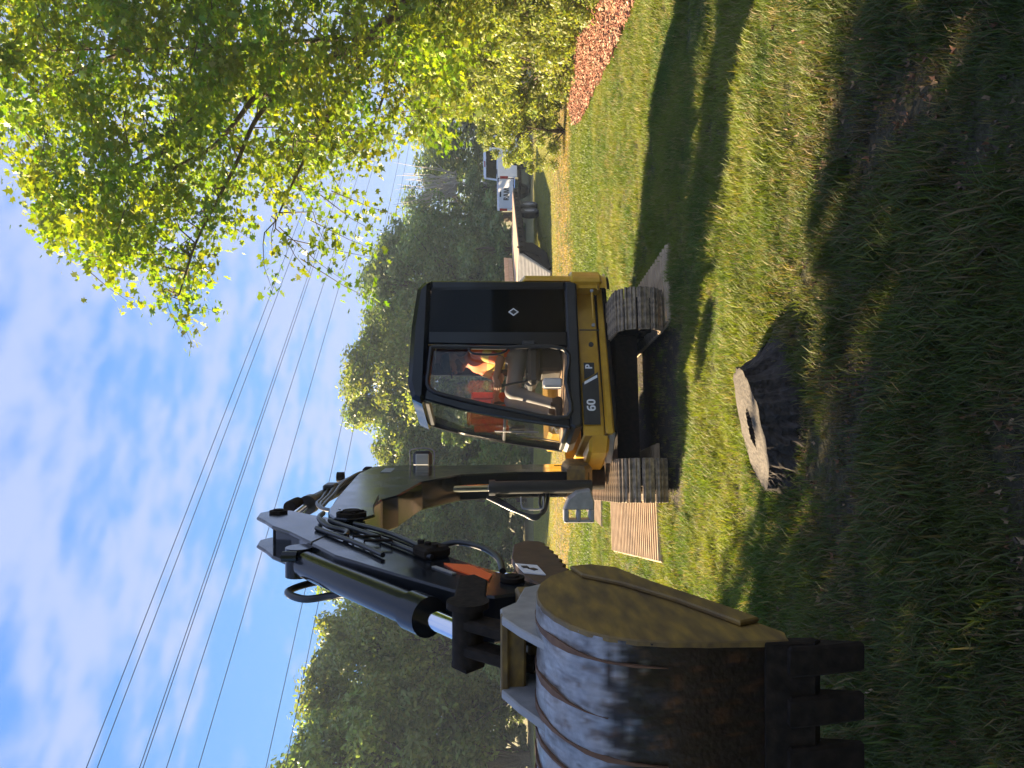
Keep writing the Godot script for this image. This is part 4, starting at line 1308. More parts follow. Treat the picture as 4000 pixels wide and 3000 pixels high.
func operator() -> void:
	var zc := -0.47
	var P := func(a: float, t: float, z: float) -> Vector3: return Vector3(a, t, zc + z)
	# 0 shirt, 1 yellow band, 2 skin, 3 trousers, 4 boots, 5 dark eye, 6 beard
	var cols := [Color(0.86, 0.16, 0.02), Color(0.80, 0.55, 0.06), Color(0.36, 0.19, 0.12), Color(0.27, 0.255, 0.265), Color(0.06, 0.04, 0.03), Color(0.01, 0.01, 0.01), Color(0.10, 0.045, 0.02)]
	var b := Field.new(P.call(-0.66, 0.98, -0.40), P.call(0.46, 2.10, 0.40), 0.016)
	var fl := Vector3(1.25, 1.0, 0.80)
	b.bone(P.call(-0.40, 1.46, 0), P.call(-0.41, 1.62, 0), 0.135, 0.135, 3, 0.04, fl)
	b.bone(P.call(-0.42, 1.60, 0), P.call(-0.40, 1.74, 0), 0.14, 0.15, 0, 0.04, fl)
	b.bone(P.call(-0.40, 1.70, 0), P.call(-0.395, 1.76, 0), 0.152, 0.154, 1, 0.03, fl)
	b.bone(P.call(-0.40, 1.78, 0), P.call(-0.38, 1.90, 0), 0.15, 0.14, 0, 0.04, fl)
	b.bone(P.call(-0.375, 1.95, 0), P.call(-0.345, 2.06, 0), 0.062, 0.058, 2, 0.03)
	for s in [-1.0, 1.0]:
		var sh: Vector3 = P.call(-0.385, 1.915, 0.185 * s)
		var el: Vector3 = P.call(-0.27, 1.665, 0.255 * s)
		var wr: Vector3 = P.call(-0.045, 1.715, 0.275 * s)
		b.bone(P.call(-0.385, 1.93, 0.06 * s), sh, 0.085, 0.078, 0, 0.05)
		b.bone(sh, sh.lerp(el, 0.75), 0.076, 0.064, 0, 0.03)
		b.bone(sh.lerp(el, 0.42), sh.lerp(el, 0.55), 0.073, 0.070, 1, 0.02)
		b.bone(sh.lerp(el, 0.8), el, 0.052, 0.046, 2, 0.02)
		b.bone(el, wr, 0.046, 0.031, 2, 0.02)
		var hip: Vector3 = P.call(-0.40, 1.47, 0.10 * s)
		var kn: Vector3 = P.call(0.04, 1.545, 0.15 * s)
		var an: Vector3 = P.call(0.16, 1.13, 0.13 * s)
		b.bone(hip, kn, 0.098, 0.070, 3, 0.04)
		b.bone(kn, an, 0.068, 0.050, 3, 0.03)
		b.bone(an, P.call(0.155, 1.075, 0.13 * s), 0.052, 0.045, 4, 0.02)
		b.bone(P.call(0.13, 1.065, 0.13 * s), P.call(0.33, 1.06, 0.15 * s), 0.046, 0.036, 4, 0.02)
	var mb := MB.new()
	b.build(mb, cols)
	# head
	var hd := Field.new(P.call(-0.50, 1.97, -0.13), P.call(-0.16, 2.36, 0.13), 0.0075)
	hd.bone(P.call(-0.37, 2.00, 0), P.call(-0.345, 2.08, 0), 0.060, 0.058, 2, 0.02)
	hd.bone(P.call(-0.345, 2.19, 0), P.call(-0.33, 2.205, 0), 0.094, 0.090, 2, 0.03, Vector3(0.92, 0.92, 1.14))
	hd.bone(P.call(-0.30, 2.09, 0), P.call(-0.268, 2.085, 0), 0.052, 0.040, 6, 0.03, Vector3(1, 1, 1.0))
	hd.bone(P.call(-0.262, 2.17, 0), P.call(-0.232, 2.135, 0), 0.012, 0.018, 2, 0.014)
	hd.bone(P.call(-0.268, 2.195, -0.035), P.call(-0.268, 2.195, 0.035), 0.016, 0.016, 2, 0.012)
	hd.bone(P.call(-0.246, 2.098, -0.018), P.call(-0.246, 2.098, 0.018), 0.010, 0.010, 2, 0.006)
	for s in [-1.0, 1.0]:
		hd.bone(P.call(-0.256, 2.178, 0.032 * s), P.call(-0.255, 2.178, 0.036 * s), 0.010, 0.010, 5, 0.003)
		hd.bone(P.call(-0.345, 2.185, 0.080 * s), P.call(-0.350, 2.145, 0.082 * s), 0.017, 0.012, 2, 0.008)
		hd.bone(P.call(-0.33, 2.12, 0.062 * s), P.call(-0.29, 2.085, 0.04 * s), 0.022, 0.026, 6, 0.02)
	hd.build(mb, cols)
	# hands closed round the levers
	for s in [-1.0, 1.0]:
		var w: Vector3 = P.call(-0.045, 1.715, 0.275 * s)
		var h := Field.new(w + Vector3(-0.06, -0.10, -0.075), w + Vector3(0.15, 0.075, 0.075), 0.005)
		h.bone(w + Vector3(-0.03, 0, 0), w + Vector3(0.0, -0.002, 0), 0.031, 0.027, 2, 0.015)
		h.bone(w + Vector3(0.015, -0.005, 0.012 * s), w + Vector3(0.055, -0.01, 0.012 * s), 0.026, 0.024, 2, 0.015)
		h.bone(w + Vector3(0.015, -0.025, 0.014 * s), w + Vector3(0.05, -0.045, 0.012 * s), 0.022, 0.02, 2, 0.015)
		for k in 4:
			var y := 0.012 - 0.021 * k
			var len: float = [0.9, 1.0, 0.95, 0.8][k]
			var q := w + Vector3(0.058, y, 0.02 * s)
			var q1 := q + Vector3(0.034 * len, -0.003, 0.006 * s)
			var q2 := q1 + Vector3(0.012, -0.003, -0.026 * s) * len
			var q3 := q2 + Vector3(-0.016, -0.002, -0.016 * s) * len
			h.bone(q, q1, 0.0105, 0.0095, 2, 0.004)
			h.bone(q1, q2, 0.0095, 0.0088, 2, 0.004)
			h.bone(q2, q3, 0.0088, 0.0078, 2, 0.004)
		h.bone(w + Vector3(0.018, 0.012, -0.012 * s), w + Vector3(0.05, 0.035, -0.03 * s), 0.012, 0.011, 2, 0.008)
		h.bone(w + Vector3(0.05, 0.035, -0.03 * s), w + Vector3(0.078, 0.036, -0.018 * s), 0.0105, 0.009, 2, 0.004)
		h.build(mb, cols)
	var root := base("person", C, "person in orange shirt and dark cap seated at the controls inside the excavator cab", "person")
	put(root, "body", mb, M.skinless, HX)
	# cap with a peak
	var m := MB.new()
	var cb := Basis(Vector3(0, 0, 1), -0.12)
	var cx := Transform3D(cb.scaled(Vector3(1.12, 1, 0.92)), P.call(-0.342, 2.205, 0))
	m.lathe([Vector2(0, 0.098), Vector2(0.045, 0.092), Vector2(0.080, 0.070), Vector2(0.099, 0.030), Vector2(0.102, 0.0), Vector2(0.097, -0.004)], cx, 22)
	var pk := PackedVector2Array()
	for i in 11:
		var a := -PI / 2 + PI * i / 10.0
		pk.append(Vector2(0.07 + 0.115 * cos(a), 0.078 * sin(a)))
	plan_cap(m, pk, P.call(-0.342, 2.205, 0), cb)
	put(root, "cap", m, mat("cap_cloth", lin(0.012, 0.012, 0.014), 0.85), HX)
	# orange jacket hung inside the far window
	m = MB.new()
	for i in 6:
		var a := -0.10 + 0.075 * i
		m.box(Vector3(a, 1.77 + 0.015 * sin(i * 2.1), -0.085 + 0.012 * sin(i * 1.7)), Vector3(0.082, 0.42 - 0.02 * (i % 3), 0.03), Basis(Vector3(0, 1, 0), 0.25 * sin(i * 1.9)), 0.013)
	m.box(Vector3(0.09, 2.0, -0.085), Vector3(0.30, 0.05, 0.04), Basis(), 0.018)
	var j := put(self, "jacket", m, mottled("orange_cloth", lin(0.40, 0.075, 0.012), lin(0.62, 0.12, 0.02), 0.8, 0.03, 2.0), Transform3D(HX.basis, C))
	tag(j, "orange work jacket hanging inside the far window of the excavator cab", "jacket")

func plan_cap(m: MB, p: PackedVector2Array, at: Vector3, b: Basis) -> void:
	for i in p.size() - 1:
		for q in [0.0, -0.006]:
			var c := Vector3(0.05, q, 0)
			m.tri(at + b * c, at + b * Vector3(p[i].x, q - 0.012 * absf(p[i].y) / 0.078, p[i].y), at + b * Vector3(p[i + 1].x, q - 0.012 * absf(p[i + 1].y) / 0.078, p[i + 1].y))

# ------------------------------------------------------------------ mats, stump, mulch
func track_mat(x: float, z: float, ax: Vector2, ln: float, wd: float, label: String) -> void:
	ax = ax.normalized()
	keep_out.append([x, z, ax.x, ax.y, ln * 0.5 - 0.02, wd * 0.5 - 0.02])
	var m := MB.new()
	m.box(Vector3(0, 0.018, 0), Vector3(ln, 0.036, wd), Basis(), 0.006)
	var k := int(ln / 0.105)
	for i in k:
		var a := -ln * 0.5 + 0.03 + (ln - 0.06) * i / (k - 1)
		m.prism(pv([a - 0.036, 0.0355, a + 0.036, 0.0355, a + 0.016, 0.062, a - 0.016, 0.062]), -wd * 0.5 + 0.02, wd * 0.5 - 0.02)
	var o := put(self, "track_mat", m, M.mat_tan, Transform3D(Basis(Vector3(ax.x, 0, ax.y), Vector3.UP, Vector3(-ax.y, 0, ax.x)), Vector3(x, 0.0, z)))
	tag(o, label, "ground mat", "ribbed mats under and behind the tracks")

func mats() -> void:
	track_mat(-1.49, -9.05, Vector2(-0.183, -0.983), 3.0, 1.22, "ribbed tan ground mat under the track below the boom")
	track_mat(0.755, -8.60, Vector2(-0.16, -0.987), 3.0, 0.78, "ribbed ground mat under the track below the cab's tail, corner poking out in shade")
	track_mat(-1.66, -12.7, Vector2(-0.03, -1.0), 2.44, 1.22, "ribbed tan ground mat on the lawn behind the boom, farther of the two")
	track_mat(-0.33, -12.75, Vector2(-0.03, -1.0), 2.44, 1.22, "ribbed tan ground mat glimpsed behind the swing post and cab")

func stump() -> void:
	var c := Vector3(-0.27, 0.0, -4.57)
	keep_out.append([c.x, c.z, 1.0, 0.0, 0.36, 0.34])
	var root := base("tree_stump", c, "low cut tree stump with grey sawn top and dark hollow heart", "stump")
	var sn := FastNoiseLite.new()
	sn.seed = 8; sn.frequency = 1.2
	var K := 72
	var top_y := func(x: float, z: float) -> float: return 0.14 + 0.22 * x + 0.16 * z
	var rad := func(a: float) -> float: return 0.375 * (1.0 + 0.10 * sn.get_noise_2d(cos(a) * 2.0, sin(a) * 2.0) + 0.018 * sin(a * 7.0) + 0.05 * sn.get_noise_2d(cos(a) * 9.0, sin(a) * 9.0))
	# sawn face with growth rings
	var m := MB.new()
	var rings := 22
	for i in rings:
		var u0 := lerpf(0.24, 1.0, float(i) / rings)
		var u1 := lerpf(0.24, 1.0, float(i + 1) / rings)
		for k in K:
			var q := []
			for w in [[u0, k], [u1, k], [u1, k + 1], [u0, k + 1]]:
				var a: float = TAU * w[1] / K
				var r: float = rad.call(a) * w[0]
				if w[0] < 0.38: r *= 1.0 + (0.5 * sn.get_noise_2d(cos(a) * 5.0 + 9.0, sin(a) * 5.0) + 0.45 * absf(cos(a)) - 0.15) * (0.38 - w[0]) / 0.14
				var x := r * cos(a)
				var z := r * sin(a)
				q.append(Vector3(x, top_y.call(x, z) + 0.004 * sn.get_noise_2d(x * 30.0, z * 6.0), z))
			var g: float = 0.85 + 0.22 * sn.get_noise_2d(i * 2.6, 3.0) + 0.16 * sn.get_noise_2d(q[0].x * 7.0, q[0].z * 7.0) + 0.08 * sn.get_noise_2d(q[0].x * 40.0, q[0].z * 40.0)
			m.col = Color(0.14 * g, 0.118 * g, 0.094 * g)
			if i >= rings - 1: m.col = Color(0.10 * g, 0.08 * g, 0.06 * g)
			m.quad_out(q[0], q[1], q[2], q[3], Vector3(0, -5, 0))
	var fm := mat("sawn_wood", Color.WHITE, 0.85)
	fm.vertex_color_use_as_albedo = true
	fm.albedo_texture = noise_tex(31, 0.04, Color(0.6, 0.6, 0.6), Color(1, 1, 1), 256, 5)
	fm.uv1_triplanar = true; fm.uv1_scale = Vector3(2.2, 2.2, 2.2)
	fm.heightmap_enabled = true; fm.heightmap_texture = grey_tex(32, 0.08, 256, 4); fm.heightmap_scale = 0.4
	put(root, "sawn_face", m, fm)
	# bark wall flaring into roots
	m = MB.new()
	var steps := 8
	for i in steps:
		for k in 108:
			var q := []
			for w in [[i, k], [i + 1, k], [i + 1, k + 1], [i, k + 1]]:
				var a: float = TAU * w[1] / 108
				var t: float = float(w[0]) / steps
				var r: float = rad.call(a)
				var y0: float = top_y.call(r * cos(a), r * sin(a))
				var y := lerpf(y0, -0.06, t)
				var flare := 0.07 * t * t + 0.20 * t * t * maxf(0.0, sn.get_noise_2d(cos(a) * 3.2 + 4.0, sin(a) * 3.2))
				flare += 0.30 * t * t * pow(maxf(0.0, cos(a - 0.12)), 7.0)
				var ridge := 0.014 * sin(a * 34.0 + 3.0 * sn.get_noise_2d(a * 3.0, t * 2.0)) * (0.3 + t) + 0.02 * sn.get_noise_2d(a * 14.0, t * 5.0)
				r += flare + (ridge if w[0] > 0 else 0.0)
				q.append(Vector3(r * cos(a), y, r * sin(a)))
			m.quad_out(q[0], q[1], q[2], q[3], Vector3(0, 0.05, 0))
	put(root, "bark", m, M.bark)
	# rotten heart
	m = MB.new()
	for k in 24:
		var a0 := TAU * k / 24.0
		var a1 := TAU * (k + 1) / 24.0
		var r := 0.09 * (1.0 + 0.4 * absf(cos(a0)))
		m.quad(Vector3(r * cos(a0), top_y.call(r * cos(a0), r * sin(a0)) - 0.002, r * sin(a0)), Vector3(r * cos(a1), top_y.call(r * cos(a1), r * sin(a1)) - 0.002, r * sin(a1)), Vector3(r * 0.7 * cos(a1), -0.05, r * 0.7 * sin(a1)), Vector3(r * 0.7 * cos(a0), -0.05, r * 0.7 * sin(a0)))
	put(root, "hollow", m, M.bark)

func mulch() -> void:
	# bed of red-brown bark and leaves at the foot of the shrubs
	var poly := pv([4.55, -8.3, 4.62, -9.6, 4.72, -11.2, 4.95, -12.8, 5.1, -14.2, 5.5, -15.6, 6.2, -16.4, 8.5, -15.5, 8.5, -8.0])
	var m := MB.new()
	var mn := FastNoiseLite.new()
	mn.seed = 44; mn.frequency = 1.1
	var inside := []
	rng.seed = 400
	for i in 26000:
		var x := rng.randf_range(4.4, 7.2)
		var z := rng.randf_range(-16.5, -7.8)
		if Geometry2D.is_point_in_polygon(Vector2(x + 0.12 * mn.get_noise_2d(x * 3.0, z * 3.0), z), poly): inside.append(Vector2(x, z))
	for i in 22:
		for j in 44:
			var q := []
			var ok := true
			for w in [[i, j], [i + 1, j], [i + 1, j + 1], [i, j + 1]]:
				var x: float = 4.5 + 0.19 * w[0]
				var z: float = -16.5 + 0.2 * w[1]
				if not Geometry2D.is_point_in_polygon(Vector2(x, z), poly): ok = false
				q.append(Vector3(x, 0.018 + 0.03 * (1.0 + mn.get_noise_2d(x * 2.0, z * 2.0)), z))
			if ok: m.quad_out(q[0], q[1], q[2], q[3], Vector3(6, -9, -12))
	var root := Node3D.new()
	root.name = numbered("mulch_bed")
	add_child(root)
	tag(root, "red-brown bed of bark and dead leaves at the foot of the shrubs", "mulch", "", "stuff")
	put(root, "bed", m, mottled("red_mulch", lin(0.085, 0.035, 0.02), lin(0.20, 0.085, 0.045), 0.95, 0.05, 1.2, 1.5))
	var b := MB.new()
	b.box(Vector3.ZERO, Vector3(0.075, 0.008, 0.028))
	var mm := MultiMesh.new()
	mm.transform_format = MultiMesh.TRANSFORM_3D
	mm.use_colors = true
	mm.mesh = b.mesh()
	mm.instance_count = inside.size()
	for i in inside.size():
		var p: Vector2 = inside[i]
		var s := rng.randf_range(0.5, 1.3)
		mm.set_instance_transform(i, Transform3D(Basis.from_euler(Vector3(rng.randfn(0, 0.5), rng.randf() * TAU, rng.randfn(0, 0.5))).scaled(Vector3(s, s, s)), Vector3(p.x, 0.035 + 0.03 * (1.0 + mn.get_noise_2d(p.x * 2.0, p.y * 2.0)), p.y)))
		var g := rng.randf_range(0.5, 1.4)
		mm.set_instance_color(i, Color(0.30 * g, 0.13 * g, 0.08 * g) if rng.randf() < 0.75 else Color(0.40 * g, 0.28 * g, 0.19 * g))
	var fm := mat("mulch_flake", Color.WHITE, 0.9)
	fm.vertex_color_use_as_albedo = true
	var o := MultiMeshInstance3D.new()
	o.name = "flakes"
	o.multimesh = mm
	o.material_override = fm
	root.add_child(o)

func sticks() -> void:
	var specs := [[-1.40, -3.30, 0.14, 0.9, 0.009, "pale broken stick on the worn earth under the bucket"], [0.42, -2.6, 0.2, 1.1, 0.006, "thin grey twig lying in the shaded grass nearest us"], [-0.35, -2.2, 0.24, 2.6, 0.006, "thin brown twig lying across the shaded foreground earth"]]
	for s in specs:
		var m := MB.new()
		var d := Vector3(cos(s[3]), 0.12, sin(s[3]))
		m.tube([Vector3.ZERO - d * s[2] * 0.5, Vector3(0.01, 0.008, 0.006), d * s[2] * 0.5], [s[4], s[4] * 0.9, s[4] * 0.5], 7)
		var o := put(self, "stick", m, M.wood if s[4] > 0.008 else M.limb, Transform3D(Basis(), Vector3(s[0], ground_y(s[0], s[1]) + 0.045, s[1])))
		tag(o, s[5], "stick", "sticks in the foreground")

# ------------------------------------------------------------------ truck and trailer
func wheel(parent: Node3D, at: Vector3, r: float, w: float, rim: Material) -> void:
	var ax := Transform3D(Basis(Vector3(1, 0, 0), Vector3(0, 0, 1), Vector3(0, -1, 0)), at)
	var m := MB.new()
	m.lathe([Vector2(r * 0.55, -w * 0.5), Vector2(r * 0.9, -w * 0.5), Vector2(r, -w * 0.36), Vector2(r, w * 0.36), Vector2(r * 0.9, w * 0.5), Vector2(r * 0.55, w * 0.5)], ax, 28)
	var t := put(parent, "wheel", m, M.tyre)
	m = MB.new()
	m.lathe([Vector2(0, -w * 0.40), Vector2(r * 0.3, -w * 0.42), Vector2(r * 0.5, -w * 0.32), Vector2(r * 0.58, -w * 0.46), Vector2(r * 0.58, w * 0.46), Vector2(r * 0.5, w * 0.32), Vector2(r * 0.3, w * 0.42), Vector2(0, w * 0.40)], ax, 20)
	put(t, "rim", m, rim)

func pickup() -> void:
	var f := Vector3(0.81, 0, -0.59).normalized()
	var r := Vector3(0.59, 0, 0.81).normalized()
	var at := Vector3(9.28, 0, -33.1) + f * 3.0 - r * 1.0
	var t := base("pickup_truck", at, "white pickup truck parked beyond the trailer, half hidden by leaves", "truck")
	t.basis = Basis(f, Vector3.UP, r)
	var m := MB.new()
	# bed sides with arches
	var arch := []
	for k in 9:
		var a := PI * k / 8.0
		arch.append_array([-1.72 + 0.50 * cos(a), 0.62 + 0.50 * sin(a)])
	for s in [-1.0, 1.0]:
		m = MB.new()
		var p := [-2.98, 0.62, -3.0, 1.50, -0.98, 1.52, -0.98, 0.62]
		p.append_array(arch)
		m.prism(pv(p), 0.90 * s, 1.0 * s, Transform3D(), 0.02)
		put(t, "bed_side", m, M.white)
		m = MB.new()
		m.box(Vector3(-2.985, 1.22, 0.93 * s), Vector3(0.05, 0.36, 0.15), Basis(), 0.02)
		put(t, "tail_light", m, M.red)
	m = MB.new()
	m.box(Vector3(-1.95, 0.82, 0), Vector3(2.0, 0.06, 1.8))
	m.box(Vector3(-0.99, 1.14, 0), Vector3(0.05, 0.7, 1.8))
	put(t, "bed_floor", m, M.satin)
	m = MB.new()
	m.box(Vector3(-2.97, 1.12, 0), Vector3(0.07, 0.66, 1.68), Basis(), 0.02)
	var tg := put(t, "tailgate", m, M.white)
	put(tg, "tailgate_letters", text("RAM", 0.24, 0.012), M.satin, Transform3D(Basis(Vector3(0, 0, 1), Vector3.UP, Vector3(-1, 0, 0)), Vector3(-3.012, 1.10, 0)))
	m = MB.new()
	m.box(Vector3(-3.01, 1.37, 0), Vector3(0.03, 0.07, 0.30), Basis(), 0.01)
	put(tg, "handle", m, M.satin)
	m = MB.new()
	m.box(Vector3(-3.07, 0.66, 0), Vector3(0.16, 0.20, 1.96), Basis(), 0.03)
	put(t, "rear_bumper", m, M.chrome)
	m = MB.new()
	m.box(Vector3(0.0, 0.55, 0), Vector3(5.6, 0.25, 1.1), Basis(), 0.02)
	put(t, "chassis", m, M.dark)
	# cab shell
	for s in [-1.0, 1.0]:
		m = MB.new()
		m.prism(pv([-0.95, 0.58, -0.95, 1.50, 1.45, 1.50, 1.5, 0.58]), 0.90 * s, 1.0 * s, Transform3D(), 0.02)
		put(t, "door", m, M.white)
		m = MB.new()
		m.prism(pv([-0.88, 1.52, -0.80, 2.02, 0.75, 2.02, 1.35, 1.52]), 0.84 * s, 0.855 * s, Transform3D())
		put(t, "side_window", m, M.tint)
		m = MB.new()
		m.prism(pv([-0.96, 1.48, -0.82, 2.08, -0.70, 2.08, -0.80, 1.48]), 0.78 * s, 0.90 * s, Transform3D(), 0.015)
		m.prism(pv([0.05, 1.48, 0.05, 2.08, 0.15, 2.08, 0.15, 1.48]), 0.80 * s, 0.90 * s, Transform3D(), 0.01)
		m.prism(pv([1.32, 1.48, 0.70, 2.08, 0.82, 2.08, 1.48, 1.48]), 0.80 * s, 0.90 * s, Transform3D(), 0.01)
		put(t, "cab_post", m, M.white)
	m = MB.new()
	m.prism(pv([-0.86, 2.04, -0.80, 2.13, -0.5, 2.17, 0.55, 2.16, 0.84, 2.06]), -0.90, 0.90, Transform3D(), 0.03)
	put(t, "cab_roof", m, M.white)
	m = MB.new()
	m.box(Vector3(-0.83, 2.095, 0), Vector3(0.05, 0.05, 0.34), Basis(), 0.01)
	put(t, "brake_light", m, M.red)
	m = MB.new()
	m.prism(pv([-0.935, 1.52, -0.83, 2.03, -0.822, 2.03, -0.927, 1.52]), -0.78, 0.78, Transform3D())
	put(t, "rear_window", m, M.tint)
	m = MB.new()
	m.box(Vector3(-0.95, 1.49, 0), Vector3(0.08, 0.10, 1.8), Basis(), 0.02)
	m.box(Vector3(0.2, 0.9, 0), Vector3(2.2, 0.5, 1.78))
	put(t, "cab_shell", m, M.white)
	m = MB.new()
	m.prism(pv([1.45, 0.62, 1.45, 1.50, 2.2, 1.46, 2.95, 1.34, 3.02, 0.62]), -0.98, 0.98, Transform3D(), 0.06)
	put(t, "bonnet", m, M.white)
	m = MB.new()
	m.prism(pv([1.36, 1.50, 0.80, 2.05, 0.81, 2.05, 1.37, 1.50]), -0.80, 0.80, Transform3D())
	put(t, "windscreen", m, M.tint)
	for s in [-1.0, 1.0]:
		wheel(t, Vector3(-1.72, 0.43, 0.84 * s), 0.43, 0.30, M.satin)
		wheel(t, Vector3(2.05, 0.43, 0.84 * s), 0.43, 0.30, M.satin)
		m = MB.new()
		m.box(Vector3(1.15, 1.58, 1.12 * s), Vector3(0.09, 0.26, 0.20), Basis(), 0.03)
		put(t, "mirror", m, M.satin)
	# spare hoses and saw bits in the bed read as one dark heap
	m = MB.new()
	for k in 3:
		var ring := []
		for i in 17: ring.append(Vector3(-1.35 + 0.22 * cos(TAU * i / 16), 1.25 + 0.10 * k + 0.2 * sin(TAU * i / 16) * 0.3, -0.2 + 0.22 * sin(TAU * i / 16)))
		m.tube(ring, 0.045, 8, false)
	var o := put(self, "hose_coil", m, M.rubber, Transform3D(t.basis, at))
	tag(o, "dark coiled hose heaped in the bed of the white pickup", "hose")

func trailer() -> void:
	var f := Vector3(0.47, 0, -0.88).normalized()
	var r := Vector3(0.88, 0, 0.47).normalized()
	var at := Vector3(4.15, 0, -22.9)
	var t := base("flatbed_trailer", at, "flatbed equipment trailer with pale plank deck and rear ramp behind the excavator", "trailer")
	t.basis = Basis(f, Vector3.UP, r)
	var m := MB.new()
	for z in [-0.05, -2.45]:
		m = MB.new()
		m.box(Vector3(4.0, 0.80, z), Vector3(8.1, 0.20, 0.10), Basis(), 0.01)
		var sr := put(t, "side_rail", m, M.dark)
		for k in 15:
			m = MB.new()
			m.box(Vector3(0.3 + 0.53 * k, 0.83, z + (0.07 if z > -1.0 else -0.07)), Vector3(0.07, 0.10, 0.035), Basis(), 0.006)
			put(sr, "stake_pocket", m, M.dark)
	for k in 12:
		m = MB.new()
		m.box(Vector3(4.0, 0.90 + 0.004 * (k % 2), -0.20 - 0.19 * k), Vector3(8.0, 0.045, 0.18), Basis(), 0.006)
		put(t, "deck_plank", m, M.wood)
	for k in 2:
		m = MB.new()
		m.box(Vector3(3.2 + 0.02 * k, 1.03 + 0.165 * k, -2.42), Vector3(6.4, 0.155, 0.05), Basis(), 0.008)
		put(t, "sideboard_plank", m, M.wood)
	# beavertail with ribbed ramp
	m = MB.new()
	m.prism(pv([0.0, 0.93, 0.0, 0.80, -1.75, 0.02, -1.8, 0.08]), -2.4, -0.1, Transform3D(), 0.008)
	var rp := put(t, "ramp", m, M.mat_grey)
	for k in 22:
		m = MB.new()
		var u := (k + 0.7) / 22.0
		m.box(Vector3(-1.78 * u, lerpf(0.94, 0.09, u) + 0.012, -1.25), Vector3(0.035, 0.03, 2.28), Basis(Vector3(0, 0, 1), 0.44), 0.004)
		put(rp, "ramp_rib", m, M.mat_grey)
	m = MB.new()
	m.prism(pv([0.9, 0.78, 0.0, 0.80, -1.6, 0.10, -1.45, 0.03, -0.1, 0.06, 0.9, 0.45]), -0.14, -0.04, Transform3D(), 0.01)
	m.prism(pv([0.9, 0.78, 0.0, 0.80, -1.6, 0.10, -1.45, 0.03, -0.1, 0.06, 0.9, 0.45]), -2.46, -2.36, Transform3D(), 0.01)
	m.box(Vector3(0.1, 0.42, -1.25), Vector3(0.12, 0.5, 2.2), Basis(), 0.01)
	put(t, "ramp_frame", m, M.dark)
	m = MB.new()
	m.tube([Vector3(0.35, 0.95, -0.02), Vector3(-0.55, 0.30, -0.02)], 0.03, 8)
	put(t, "ramp_spring", m, M.dark)
	m = MB.new()
	m.box(Vector3(3.9, 0.64, -0.85), Vector3(7.6, 0.16, 0.12)); m.box(Vector3(3.9, 0.64, -1.65), Vector3(7.6, 0.16, 0.12))
	m.prism(pv([7.9, 0.56, 7.9, 0.72, 9.5, 0.70, 9.5, 0.56]), -1.33, -1.17, Transform3D(), 0.01)
	put(t, "trailer_frame", m, M.dark)
	for x in [5.2, 6.15]:
		for z in [-0.25, -2.25]: wheel(t, Vector3(x, 0.37, z), 0.37, 0.24, M.cast)
	for z in [-0.45, -2.05]:
		m = MB.new()
		m.box(Vector3(-0.02, 0.70, z), Vector3(0.03, 0.08, 0.2), Basis(), 0.01)
		put(t, "marker_lamp", m, M.red)

# ------------------------------------------------------------------ vegetation
func rhomb(v: PackedVector3Array, n: PackedVector3Array, c: PackedColorArray, p: Vector3, ax: Vector3, nn: Vector3, ln: float, w: float, col: Color) -> void:
	var sd := nn.cross(ax).normalized() * w * 0.5
	var a := p - ax * ln * 0.5
	var b := p + ax * ln * 0.5
	v.append(a); v.append(p + sd); v.append(b); v.append(a); v.append(b); v.append(p - sd)
	for i in 6: n.append(nn); c.append(col)

func lobed(v: PackedVector3Array, n: PackedVector3Array, c: PackedColorArray, p: Vector3, ax: Vector3, nn: Vector3, s: float, col: Color) -> void:
	# maple leaf: five points, slightly folded
	var sd := nn.cross(ax).normalized()
	var o := [Vector2(-0.45, 0), Vector2(-0.22, 0.42), Vector2(0.0, 0.20), Vector2(0.22, 0.52), Vector2(0.24, 0.17), Vector2(0.60, 0.0)]
	for sg in [1.0, -1.0]:
		for i in 5:
			for q in [Vector2(-0.05, 0), o[i], o[i + 1]]:
				v.append(p + ax * q.x * s + sd * q.y * s * sg - nn * absf(q.y) * s * 0.22)
				n.append(nn); c.append(col)

func arrays_mesh(v: PackedVector3Array, n: PackedVector3Array, c: PackedColorArray) -> ArrayMesh:
	for i in range(0, v.size(), 3):
		if (v[i + 2] - v[i]).cross(v[i + 1] - v[i]).dot(n[i]) < 0.0:
			var t := v[i + 1]
			v[i + 1] = v[i + 2]; v[i + 2] = t
	var a := []
	a.resize(Mesh.ARRAY_MAX)
	a[Mesh.ARRAY_VERTEX] = v; a[Mesh.ARRAY_NORMAL] = n; a[Mesh.ARRAY_COLOR] = c
	var m := ArrayMesh.new()
	m.add_surface_from_arrays(Mesh.PRIMITIVE_TRIANGLES, a)
	return m

